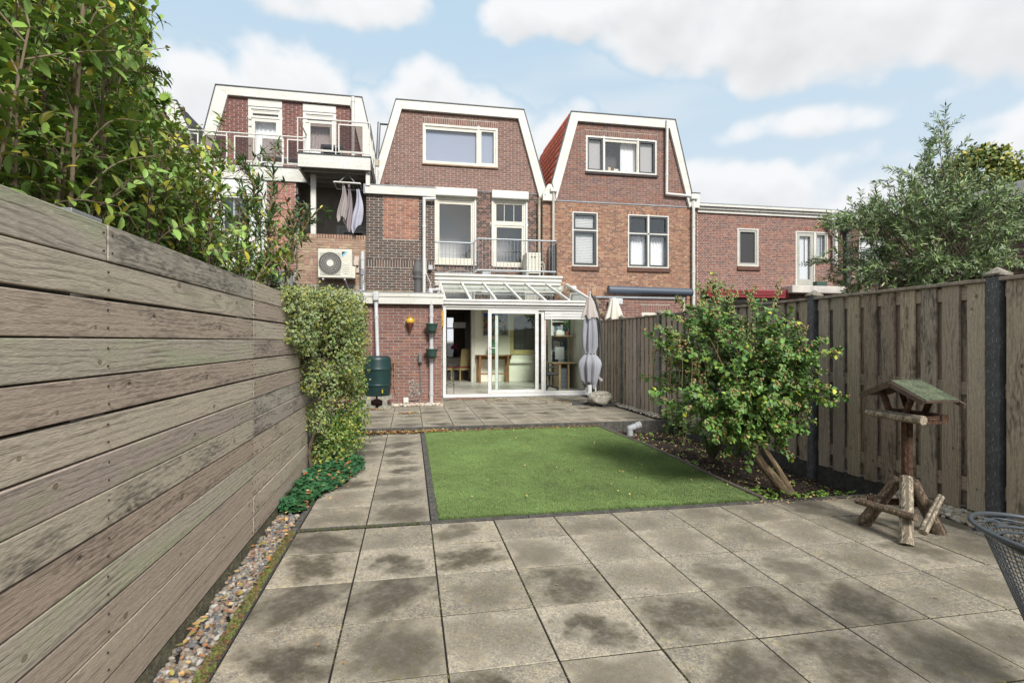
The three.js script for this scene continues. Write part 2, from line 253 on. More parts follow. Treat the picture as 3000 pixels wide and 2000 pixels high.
// copies of one shape: list of { p:[x,y,z], q:Quaternion, s, c:[r,g,b] } in world coordinates
function copies(parent, name, geo, m, list, kind = 'stuff') {
  const o = shade(new THREE.InstancedMesh(geo, m, list.length)), b = parent ? parent.b : [0, 0, 0], mx = new THREE.Matrix4(), sc = V3(), col = new THREE.Color();
  list.forEach((e, i) => { const s = e.s; sc.set(...(Array.isArray(s) ? s : [s, s, s])); mx.compose(V3(e.p[0] - b[0], e.p[1] - b[1], e.p[2] - b[2]), e.q, sc); o.setMatrixAt(i, mx); col.setRGB(...e.c); o.setColorAt(i, col); });
  o.name = parent ? name : numbered(name); o.userData.kind = kind; (parent ?? scene).add(o); return o;
}
const QE = (x, y, z) => new THREE.Quaternion().setFromEuler(new THREE.Euler(x, y, z, 'YXZ'));
{
  const U = structure('lawn', [1.7, 0, -6.5]), sh = [[.23, -4.355], [3.13, -4.355]];
  for (let d = 4.5; d <= 8.6; d += .25) sh.push([edgeX(d), -d]); sh.push([edgeX(8.6), -8.61], [.23, -8.61]);
  const s = new THREE.Shape(sh.map((p) => new THREE.Vector2(p[0], -p[1])));
  part(U, 'turf_backing', new THREE.ExtrudeGeometry(s, { depth: .12, bevelEnabled: false }).rotateX(-Math.PI / 2).translate(0, -.124, 0), mat([.035, .075, .02], 1, { map: T.grain }));
  const r = rng(31), blade = [], n = 5;
  for (let k = 0; k < n; k++) { const a = k / n * 6.28 + r(), l = rr(r, .016, .026), x = Math.cos(a) * .004, z = Math.sin(a) * .004, w = .0016, tx = x + Math.cos(a) * l * rr(r, .3, .8), tz = z + Math.sin(a) * l * rr(r, .3, .8), g = new THREE.BufferGeometry(); g.setAttribute('position', new THREE.Float32BufferAttribute([x - Math.sin(a) * w, 0, z + Math.cos(a) * w, x + Math.sin(a) * w, 0, z - Math.cos(a) * w, tx, l, tz], 3)); g.setAttribute('uv', new THREE.Float32BufferAttribute([0, 0, 1, 0, .5, 1], 2)); g.computeVertexNormals(); blade.push(g); }
  const list = [];
  for (let i = 0; i < 190000; i++) {
    const d = rr(r, 4.36, 8.605), x = rr(r, .235, 3.22); if (x > edgeX(d) + .03 * (fbm(d * 9, 2, 417, 3) - .5) || d < 4.36 + .02 * fbm(x * 12, 5, 419, 2)) continue;
    const v = .58 + .5 * fbm(x * 1.4, d * 1.4, 411, 3) + .36 * fbm(x * 7, d * 7, 415, 3) + rr(r, -.22, .22), y = r() < .10 ? 1 : 0, brush = fbm(x * .9 + 9, d * .9, 431, 3);
    list.push({ p: [x, -.004, -d], q: QE((brush - .5) * .9, r() * 6.28, (brush - .5) * .7), s: rr(r, .8, 1.35), c: [(.185 + .10 * y) * v, (.275 + .05 * y) * v, .088 * v] });
  }
  const g = copies(U, 'turf_fibre', mergeGeometries(blade), mat([1, 1, 1], .75), list);
}
// ---- planting bed ----
const bedY = (x, d) => -.03 - .085 * clamp((x - 3.2) / 1.2) + .03 * (fbm(x * 3, d * 3, 505, 3) - .5) + .02 * (fbm(x * 14, d * 14, 507, 2) - .5) - .03 * sst(7.6, 8.5, d);
{
  const U = structure('planting_bed', [3.8, 0, -6.4]), g = new THREE.PlaneGeometry(1.40, 4.3, 90, 250).rotateX(-Math.PI / 2).translate(3.84, 0, -6.47), p = g.attributes.position;
  for (let i = 0; i < p.count; i++) p.setY(i, bedY(p.getX(i), -p.getZ(i)));
  g.computeVertexNormals(); part(U, 'soil', g, bumpOf(mat([.42, .36, .31], 1, { map: T.soil }), T.soil, .02));
  const r = rng(61), chip = [], crumb = new THREE.TetrahedronGeometry(1, 0);
  for (let i = 0; i < 9000; i++) { const x = rr(r, 3.2, 4.47), d = rr(r, 4.37, 8.58), t = r(), s = rr(r, .004, .013) * (t > .96 ? 1.8 : 1), b = rr(r, .5, 1.3); if (x < edgeX(d) + .07) continue; chip.push({ p: [x, bedY(x, d) + .003, -d], q: QE(r() * 6, r() * 6, r() * 6), s: [s, s * .5, s * rr(r, .6, 1.8)], c: t > .9 ? [.20 * b, .14 * b, .075 * b] : [.052 * b, .038 * b, .028 * b] }); }
  copies(U, 'bark_chips', crumb, mat([1, 1, 1], 1), chip);
}
// ---- pebbles ----
function pebbleGeo(seed) { const g = new THREE.IcosahedronGeometry(1, 1), p = g.attributes.position, r = rng(seed), k = [rr(r, 2, 4), rr(r, 2, 4), rr(r, 2, 4)]; for (let i = 0; i < p.count; i++) { const x = p.getX(i), y = p.getY(i), z = p.getZ(i), s = 1 + .14 * Math.sin(x * k[0] + seed) * Math.cos(y * k[1]) + .1 * Math.sin(z * k[2]); p.setXYZ(i, x * s, y * s * .72, z * s * .8); } const q = mergeVertices(flat(g)); q.deleteAttribute('normal'); q.deleteAttribute('uv'); const w = mergeVertices(q); w.computeVertexNormals(); return flat(w); }
const PB = [1, 2, 3, 4, 5, 6].map(pebbleGeo);
function pebbles(name, n, place, sizes, tones, seed, kind) {
  const r = rng(seed), list = [];
  for (let i = 0; i < n; i++) { const [x, y, d] = place(r, i), s = rr(r, ...sizes), c = tones[Math.floor(r() * tones.length)], b = rr(r, .75, 1.25), g = PB[Math.floor(r() * 6)].clone(); g.applyMatrix4(new THREE.Matrix4().compose(V3(x, y, -d), QE(rr(r, -.5, .5), r() * 6.28, rr(r, -.5, .5)), V3(s * rr(r, .85, 1.3), s, s))); list.push(paintGeo(g, c.map((q) => q * b))); }
  const U = structure(name, [0, 0, 0]), q = mergeGeometries(list); uvBox(q); const m = shade(new THREE.Mesh(q, bumpOf(mat([1, 1, 1], .8, { vertexColors: true, map: T.grain }), T.grain, .001))); m.name = 'pebbles'; m.userData.kind = 'stuff'; U.add(m); return U;
}
const tonesMix = [[.30, .25, .19], [.36, .31, .25], [.22, .21, .20], [.42, .38, .32], [.16, .16, .165], [.50, .47, .42], [.30, .20, .15], [.26, .24, .20], [.38, .28, .19]], tonesBeige = [[.62, .53, .42], [.68, .61, .51], [.54, .44, .32], [.72, .68, .61], [.50, .42, .33], [.58, .47, .34]];
{
  const b = structure('gravel_bed', [-1, 0, -3]); part(b, 'gravel_base', bx(-1.1, -.9, -.19, -.03, -1.5, 6.4), mJoint);
  pebbles('gravel', 2600, (r, i) => { const t = Math.pow(r(), 1.15), d = .9 + t * 4.3; return [rr(r, -1.08, -.91), -.024 + r() * r() * .028, d]; }, [.010, .020], tonesMix, 71);
  pebbles('gravel', 900, (r) => { const x = 4.30 + r() * .2; return [x, -.004 + .045 * (x - 4.28) / .2 + r() * .014, rr(r, 2.0, 4.27)]; }, [.013, .026], tonesBeige, 72);
  pebbles('gravel', 340, (r) => { const x = rr(r, -.42, .68); return [x, .075 + r() * .035, rr(r, 11.5, 11.78)]; }, [.018, .034], tonesBeige, 73);
  pebbles('gravel', 520, (r) => { const d = rr(r, 8.7, 12.4); return [4.28 + r() * .2, .084 + r() * .03, d]; }, [.014, .028], tonesBeige, 74);
  pebbles('gravel', 260, (r) => [rr(r, -1.04, -.92), .06 + r() * .03, rr(r, 8.7, 11.4)], [.014, .024], tonesMix, 75);
  pebbles('gravel', 300, (r) => [rr(r, -1.08, -.86), -.005 + r() * .02, rr(r, 6.9, 8.6)], [.013, .022], tonesMix, 76);
}
// ---- moss in the joints and on the edging ----
{
  const r = rng(83), list = [], tuft = pebbleGeo(8);
  const put = (x, d, s, y = .0, c = [.10, .115, .025]) => { const b = rr(r, .6, 1.5); list.push({ p: [x, y, -d], q: QE(r(), r() * 6, r()), s: [s * rr(r, .8, 1.5), s * .55, s * rr(r, .8, 1.5)], c: c.map((q) => q * b) }); };
  for (let i = 0; i < 2600; i++) { const d = rr(r, .7, 4.3); if (fbm(d * 2.2, 3, 811, 3) > .5) put(rr(r, -.905, -.85), d, rr(r, .004, .011), .004, r() < .35 ? [.13, .065, .03] : undefined); }
  for (let i = 0; i < 4200; i++) { const v = r() < .6, c = GX + Math.floor(rr(r, -2, 9)) * .5, ro = 4.344 - Math.floor(rr(r, 0, 7)) * .5, x = v ? c + rr(r, -.003, .003) : rr(r, -.83, 4.2), d = v ? rr(r, .8, 4.28) : ro + rr(r, -.003, .003); if (fbm(x * 3, d * 3, 815, 3) > .53) put(x, d, rr(r, .0025, .0055), -.004, r() < .3 ? [.08, .045, .025] : [.085, .10, .02]); }
  for (let i = 0; i < 500; i++) { const x = rr(r, -.82, .1); put(x, 4.30 + rr(r, -.012, .02), rr(r, .003, .008), .004, [.06, .065, .02]); }
  copies(null, 'moss', tuft, mat([1, 1, 1], 1), list);
}

// ================= brickwork =================
const mBrickV = bumpOf(mat([1, 1, 1], .92, { map: T.grain, vertexColors: true }), T.grain, .002);
const brickMats = {};
const brickMat = (c) => brickMats[c.join()] ??= bumpOf(mat(c, .92, { map: T.grain }), T.grain, .002);
const brickGeos = {};
// rows of bricks in the plane at depth d, standing 7 mm proud of the mortar; spans(y) lists the stretches of x that a course covers
function bricks(wall, o, budget) {
  const r = rng(o.seed), out = [], jt = (o.joint ?? .011) + .003, ch = o.course ?? .0655, len = o.len ?? .222, b = wall.b;
  const put = (x0, x1, y0, y1) => {
    const c = o.pal[Math.floor(r() * o.pal.length)], lo = .93 + r() * .14, dz = rr(r, 0, .0025), w = x1 - x0, h = y1 - y0; if (w < .02) return;
    if (budget && budget.n > 0) {
      budget.n--; const wq = Math.round(w * 200) / 200, v = Math.floor(r() * 3), key = [wq, h.toFixed(3), v].join();
      const g = brickGeos[key] ??= uvBox(flat(bx(-wq / 2, wq / 2, -h / 2, h / 2, 0, .05)), 1, v * .13, v * .07), m = shade(new THREE.Mesh(g, brickMat(c)));
      m.name = 'brick'; m.scale.x = w / wq; m.position.set((x0 + x1) / 2 - b[0], (y0 + y1) / 2 - b[1], -(o.d - dz) - b[2]); wall.add(m);
    } else { const g = flat(bx(x0, x1, y0, y1, o.d - dz, o.d + .05)); uvBox(g, 1, r(), r()); out.push(paintGeo(g, c.map((q) => q * lo))); }
  };
  let k = 0;
  for (let y = o.y0; y < o.y1 - .012; y += ch, k++) {
    const y1 = Math.min(y + ch - jt, o.y1), head = o.cross && k % 2, L2 = head ? len / 2 : len, off = (o.cross ? (head ? len * .25 : (k % 4 ? len / 2 : 0)) : (k % 2) * len / 2) + (o.off ?? 0);
    for (const [a, e] of o.spans((y + y1) / 2)) {
      let x = Math.floor((a - off) / L2) * L2 + off;
      for (; x < e; x += L2) { const p = Math.max(x, a), q = Math.min(x + L2 - jt, e); if (q - p > .02) put(p, q, y, y1); }
    }
  }
  for (const s of o.soldiers ?? []) { const n = Math.round((s[1] - s[0]) / ch), w = (s[1] - s[0]) / n; for (let i = 0; i < n; i++) put(s[0] + i * w, s[0] + (i + 1) * w - jt, s[2], s[3]); }
  if (out.length) { let g = mergeGeometries(out); if (o.turn) g.applyMatrix4(o.turn); g.translate(-b[0], -b[1], -b[2]); const m = shade(new THREE.Mesh(g, mBrickV)); m.name = 'brickwork'; m.userData.kind = 'stuff'; wall.add(m); }
}
// a span of x minus rectangular openings [x0, x1, y0, y1]
const cut = (lo, hi, holes) => (y) => { let s = [[typeof lo === 'function' ? lo(y) : lo, typeof hi === 'function' ? hi(y) : hi]]; for (const h of holes) if (y > h[2] && y < h[3]) s = s.flatMap(([a, b]) => h[1] <= a || h[0] >= b ? [[a, b]] : [[a, h[0]], [h[1], b]].filter((q) => q[1] - q[0] > .01)); return s; };
const PAL = {
  ext: [[.282, .134, .103], [.259, .120, .096], [.305, .146, .110], [.241, .115, .094], [.270, .132, .108], [.316, .144, .101], [.224, .108, .089]],
  gable: [[.287, .156, .120], [.265, .142, .113], [.310, .170, .134], [.253, .138, .114], [.293, .150, .113]],
  dark: [[.115, .078, .062], [.135, .086, .066], [.098, .072, .062], [.155, .094, .070], [.122, .092, .076]],
  patch: [[.437, .198, .126], [.391, .174, .114], [.471, .228, .150], [.356, .156, .108]],
  orange: [[.414, .210, .120], [.345, .168, .102], [.460, .252, .150], [.287, .138, .090], [.380, .174, .102], [.253, .138, .096], [.483, .276, .162], [.402, .192, .114]],
  red: [[.333, .132, .090], [.287, .118, .086], [.380, .156, .102], [.241, .108, .084], [.310, .144, .102], [.207, .102, .084]],
  pier: [[.517, .211, .158], [.475, .187, .143], [.561, .250, .190], [.431, .180, .143]],
  tan: [[.431, .296, .198], [.389, .234, .167], [.475, .343, .229], [.359, .211, .158], [.416, .258, .182]],
  dining: [[.312, .156, .119], [.250, .117, .092], [.350, .195, .145]],
};
const mortar = (c) => mat(c, 1, { map: T.grain });
const MO = { pale: mortar([.56, .51, .445]), mid: mortar([.50, .44, .37]), grey: mortar([.40, .36, .315]), white: mortar([.58, .54, .48]) };

// ================= windows =================
// opening x0..x1, y0..y1 at depth d; cells in fractions of the opening [fx0, fx1, fy0, fy1, { sash, behind }]
function windowUnit(house, o) {
  const { x0, x1, y0, y1, d } = o, f = o.f ?? .06, m = o.m ?? M.white, W = x1 - x0, H = y1 - y0, dd = o.set ?? .05, bars = [bx(x0, x0 + f, y0, y1, d - .01, d + dd + .06), bx(x1 - f, x1, y0, y1, d - .01, d + dd + .06), bx(x0 + f, x1 - f, y1 - f, y1, d - .012, d + dd + .06), bx(x0 + f, x1 - f, y0, y0 + f, d - .025, d + dd + .06)];
  const cells = o.cells ?? [[0, 1, 0, 1, {}]];
  for (const s of o.bars ?? []) bars.push(bx(x0 + s[0] * W - (s[4] ?? .03), x0 + s[1] * W + (s[4] ?? .03), y0 + s[2] * H - (s[4] ?? .03), y0 + s[3] * H + (s[4] ?? .03), d - .004, d + dd + .055));
  const win = part(house, o.name ?? 'window', bars, m, o.label ? { label: o.label } : {});
  for (const [a, b, c, e, q] of cells) {
    const X0 = Math.max(x0 + a * W, x0 + f), X1 = Math.min(x0 + b * W, x1 - f), Y0 = Math.max(y0 + c * H, y0 + f), Y1 = Math.min(y0 + e * H, y1 - f), s = q.s ?? .045, sm = q.m ?? m;
    part(win, 'sash', [bx(X0, X0 + s, Y0, Y1, d + .012, d + dd + .04), bx(X1 - s, X1, Y0, Y1, d + .012, d + dd + .04), bx(X0 + s, X1 - s, Y1 - s, Y1, d + .012, d + dd + .04), bx(X0 + s, X1 - s, Y0, Y0 + s, d + .012, d + dd + .04), ...(q.muntins ?? []).map((t) => bx(X0 + s + t * (X1 - X0 - 2 * s) - .008, X0 + s + t * (X1 - X0 - 2 * s) + .008, Y0 + s, Y1 - s, d + .022, d + dd + .03))], sm);
    part(win, 'pane', bx(X0 + s, X1 - s, Y0 + s, Y1 - s, d + dd + .008, d + dd + .014), q.pane ?? M.glass);
    if (q.vent) part(win, 'vent_strip', bx(X0 + s, X1 - s, Y1 - s - .07, Y1 - s, d + .02, d + dd + .02), M.cream);
    if (q.curtain) { const [u0, u1, cm] = q.curtain; part(win, 'curtain', wavy(X0 + u0 * (X1 - X0), X0 + u1 * (X1 - X0), Y0 + (q.cy ?? 0), Y1, d + dd + .16, .025, .11), cm ?? M.net); }
    if (q.blind) part(win, 'roller_blind', bx(X0 + s, X1 - s, Y0 + (q.drop ?? 0) * H, Y1, d + dd + .07, d + dd + .075), q.blind);
    if (q.slats) { const g = []; for (let y = Y0 + s; y < Y1 - s; y += q.slats) g.push(bx(X0 + s, X1 - s, y, y + q.slats * .8, d + dd + .07, d + dd + .08)); part(win, 'slatted_blind', g, M.blind); }
  }
  if (!o.noRoom) part(win, 'room_behind', [bx(x0 - .3, x1 + .3, y0 - .1, y1 + .1, d + 1.2, d + 1.24), bx(x0 - .34, x0 - .3, y0 - .1, y1 + .1, d + dd + .07, d + 1.2), bx(x1 + .3, x1 + .34, y0 - .1, y1 + .1, d + dd + .07, d + 1.2), bx(x0 - .34, x1 + .34, y1 + .1, y1 + .14, d + dd + .07, d + 1.2), bx(x0 - .34, x1 + .34, y0 - .14, y0 - .1, d + dd + .07, d + 1.2)], o.room ?? M.room);
  return win;
}
function wavy(x0, x1, y0, y1, d, amp, pitch) { const n = Math.max(8, Math.round((x1 - x0) / .018)), g = new THREE.PlaneGeometry(x1 - x0, y1 - y0, n, 3).translate((x0 + x1) / 2, (y0 + y1) / 2, -d), p = g.attributes.position; for (let i = 0; i < p.count; i++) { const x = p.getX(i); p.setZ(i, -d + amp * Math.sin(x / pitch * 6.28 + 1.3 * Math.sin(x * 7)) * (.7 + .3 * Math.sin(p.getY(i) * 3))); } g.computeVertexNormals(); return g; }
function frameWall(parent, x0, x1, y0, y1, d, t, holes, m, name) {   // a mortar-coloured slab with openings
  const s = new THREE.Shape([[x0, y0], [x1, y0], [x1, y1], [x0, y1]].map((p) => new THREE.Vector2(...p)));
  for (const h of holes) s.holes.push(new THREE.Path([[h[0], h[2]], [h[0], h[3]], [h[1], h[3]], [h[1], h[2]]].map((p) => new THREE.Vector2(...p))));
  return part(parent, name ?? 'wall', new THREE.ExtrudeGeometry(s, { depth: t, bevelEnabled: false }).translate(0, 0, -d - t), m);
}
function polyWall(parent, pts, d, t, holes, m, name) { const s = new THREE.Shape(pts.map((p) => new THREE.Vector2(...p))); for (const h of holes) s.holes.push(new THREE.Path([[h[0], h[2]], [h[0], h[3]], [h[1], h[3]], [h[1], h[2]]].map((p) => new THREE.Vector2(...p)))); return part(parent, name ?? 'wall', new THREE.ExtrudeGeometry(s, { depth: t, bevelEnabled: false }).translate(0, 0, -d - t), m); }
const lineX = (a, b) => (y) => a[0] + (b[0] - a[0]) * (y - a[1]) / (b[1] - a[1]);
// white boards round a mansard gable: outer and inner corners TL, TR, BR, BL
function gableTrim(house, O, I, d, m = M.fascia) {
  part(house, 'barge_board', prism([O[0], O[1], I[1], I[0]], d - .10, d + .05), m);
  part(house, 'barge_board', prism([O[1], O[2], I[2], I[1]].map((p, i) => i === 0 || i === 3 ? [p[0] + .004, p[1]] : p), d - .097, d + .05), m, { ox: .4 });
  part(house, 'barge_board', prism([O[0], I[0], I[3], O[3]], d - .097, d + .05), m, { ox: .8 });
  part(house, 'roof_edge', [bar([O[0][0] - .02, O[0][1] + .012, d - .06], [O[1][0] + .02, O[1][1] + .012, d - .06], .12, .024), bar([O[1][0] + .012, O[1][1], d - .06], [O[2][0] + .012, O[2][1], d - .06], .10, .03), bar([O[0][0] - .012, O[0][1], d - .06], [O[3][0] - .012, O[3][1], d - .06], .10, .03)], M.anthra);
}
function roofBody(house, O, d, m, back = 8) { part(house, 'roof', prism([[O[0][0], O[0][1] - .02], [O[1][0], O[1][1] - .02], [O[2][0] - .02, O[2][1]], [O[3][0] + .02, O[3][1]]], d + .45, d + back), m); }

// ================= the brick extension with the water barrel =================
{
  const d = 11.8, H = thing('brick_extension', 'single-storey purple-red brick extension with white fascia beside the conservatory', 'extension', [-.2, 0, -d]);
  const w = frameWall(H, -1.75, .682, -.15, 2.25, d + .0045, .2, [], MO.grey);
  bricks(w, { d, y0: .02, y1: 2.24, seed: 301, course: .0665, len: .2285, joint: .012, pal: PAL.ext, spans: cut(-1.72, .684, []) }, { n: 380 });
  part(H, 'side_wall', bx(.48, .682, -.15, 2.25, d + .21, 14.2), MO.grey); part(H, 'side_wall', bx(-1.75, -1.55, -.15, 2.25, d + .21, 14.2), MO.grey);
  part(H, 'fascia', [bx(-1.8, .71, 2.242, 2.39, d - .11, d + .06), bx(-1.8, .718, 2.392, 2.47, d - .125, d + .06)], M.fascia);
  part(H, 'roof', bx(-1.8, .70, 2.30, 2.455, d + .06, 14.3), M.bitumen); part(H, 'roof_edge', bx(-1.8, .72, 2.472, 2.487, d - .13, d + .05), M.lead);
  const mP = mat([.46, .43, .41], .95, { map: T.stone }), r = rng(17), g = [];   // cement smears left on the wall
  for (let i = 0; i < 40; i++) { const x = rr(r, -.02, .30), y = rr(r, .26, .64), s = rr(r, .012, .05); g.push(new THREE.CylinderGeometry(s, s * .8, .006, 7).rotateX(Math.PI / 2).scale(1, rr(r, .2, .7), 1).translate(x, y, -d + .003)); }
  part(H, 'cement_smear', g, mP);
}
// ================= the middle house =================
{
  const d = 16.4, dp = 14.2, H = thing('terraced_house', 'middle terraced house with mansard gable and dark brick rear projection above the conservatory', 'house', [1.4, 0, -d], 'terraced houses');
  const O = [[-.40, 8.62], [3.47, 8.62], [4.19, 6.15], [-1.13, 6.05]], I = [[-.24, 8.357], [3.296, 8.345], [3.985, 5.90], [-.90, 6.0]];
  const gw = [.377, 2.666, 6.807, 8.013], w1 = [.727, 1.985, 3.83, 5.84], w2 = [2.474, 3.59, 3.74, 5.84];
  const upper = polyWall(H, [[-1.0, 6.06], [4.05, 6.06], [3.38, 8.5], [-.30, 8.5]], d + .0045, .25, [gw], MO.pale);
  bricks(upper, { d, y0: 6.065, y1: 8.42, seed: 311, pal: PAL.gable, spans: cut((y) => lineX(I[0], I[3])(y) - .05, (y) => lineX(I[1], I[2])(y) + .05, [gw, [.37, 2.68, 8.013, 8.20]]), soldiers: [[.377, 2.68, 8.016, 8.196]] });
  const lower = frameWall(H, .55, 4.06, 2.6, 6.06, d + .0095, .25, [w1, w2], MO.grey);
  bricks(lower, { d: d + .005, y0: 3.3, y1: 6.04, seed: 312, course: .058, len: .215, cross: true, joint: .009, pal: [...PAL.dark, ...PAL.dining, [.10, .06, .045]], spans: cut(.6, 4.05, [w1, w2, [2.43, 3.63, 3.60, 3.74]]), soldiers: [[2.45, 3.62, 3.61, 3.735]] });
  gableTrim(H, O, I, d); roofBody(H, O, d, M.bitumen);
  part(H, 'core', bx(.7, 4.0, 5.95, 6.05, d + .3, d + 7), M.room);
  // rear projection
  const pw = frameWall(H, -1.10, .635, 2.2, 5.25, dp + .0045, .22, [], MO.pale, 'projection_wall');
  const patch = [-.675, .222, 4.09, 5.155], sol = [-1.1, .635, 3.355, 3.548];
  bricks(pw, { d: dp, y0: 2.50, y1: 5.21, seed: 313, course: .0655, len: .225, joint: .011, pal: PAL.dark, spans: cut(-1.1, .637, [patch, sol, [-1.1, .637, 2.62, 2.77]]), soldiers: [sol] }, { n: 300 });
  bricks(pw, { d: dp - .002, y0: patch[2], y1: patch[3], seed: 314, course: .0655, len: .225, joint: .012, pal: PAL.patch, spans: () => [[patch[0], patch[1]]] });
  part(H, 'concrete_band', bx(-1.1, .64, 2.63, 2.76, dp - .012, dp + .01), mat([.40, .34, .27], .95, { map: T.stone }));
  part(H, 'side_wall', [bx(.42, .637, 2.2, 5.25, dp + .23, d), bx(-1.1, -.9, 2.2, 5.25, dp + .23, d)], MO.grey);
  part(H, 'fascia', bx(-1.12, .66, 5.213, 5.425, dp - .09, dp + .06), M.fascia); part(H, 'roof_edge', bx(-1.13, .672, 5.427, 5.447, dp - .10, dp + .05), M.lead);
  part(H, 'projection_roof', bx(-1.1, .65, 5.27, 5.42, dp + .06, d), M.bitumen); part(H, 'fascia_end', bx(-1.16, -1.122, 5.20, 5.44, dp - .11, dp + .06), M.lead);
  part(H, 'flashing', [bx(.62, 4.0, 6.045, 6.062, d - .012, d + .01), bx(-.9, .64, 5.45, 5.53, d - .02, d + .01)], M.lead);
  part(H, 'air_brick', bx(-.72, -.60, 6.02, 6.16, d - .09, d + .01, .006), mat([.12, .055, .04], .8));
  const film = mat([.27, .31, .40], .7);
  windowUnit(H, { x0: gw[0], x1: gw[1], y0: gw[2], y1: gw[3], d, m: M.cream, f: .065, bars: [[.74, .74, 0, 1, .035]], cells: [[0, .725, 0, 1, { blind: film, s: .03, vent: 1 }], [.755, 1, 0, 1, { blind: film, s: .055 }]] });
  part(H, 'sill', bx(.36, 2.69, 6.765, 6.803, d - .05, d + .02), M.woodRoom.clone ? mat([.36, .24, .15], .8, { map: T.grain }) : M.white);
  windowUnit(H, { x0: w1[0], x1: w1[1], y0: w1[2], y1: w1[3], d, m: M.cream, f: .10, cells: [[0, 1, 0, 1, { s: .05, vent: 1 }]], room: mat([.55, .55, .54], .9) });
  part(H, 'sill', bx(.70, 2.0, 3.76, 3.828, d - .06, d + .03), M.cream);
  windowUnit(H, { x0: w2[0], x1: w2[1], y0: w2[2], y1: w2[3], d, m: M.cream, f: .10, bars: [[0, 1, .635, .635, .04]], cells: [[0, 1, .655, 1, { s: .05, muntins: [.31, .68] }], [0, 1, 0, .615, { s: .06 }]], room: mat([.4, .4, .4], .9) });
  for (const w of [w1, w2]) { const b = part(H, 'shutter_box', bx(w[0] - .01, w[1] + .03, 5.83, 6.075, d - .16, d + .01, .02), M.pvc); part(b, 'guide_rail', [bx(w[0] - .005, w[0] + .05, w[2] + .02, 5.83, d - .05, d - .012), bx(w[1] - .045, w[1] + .01, w[2] + .02, 5.83, d - .05, d - .012)], M.pvc); }
}
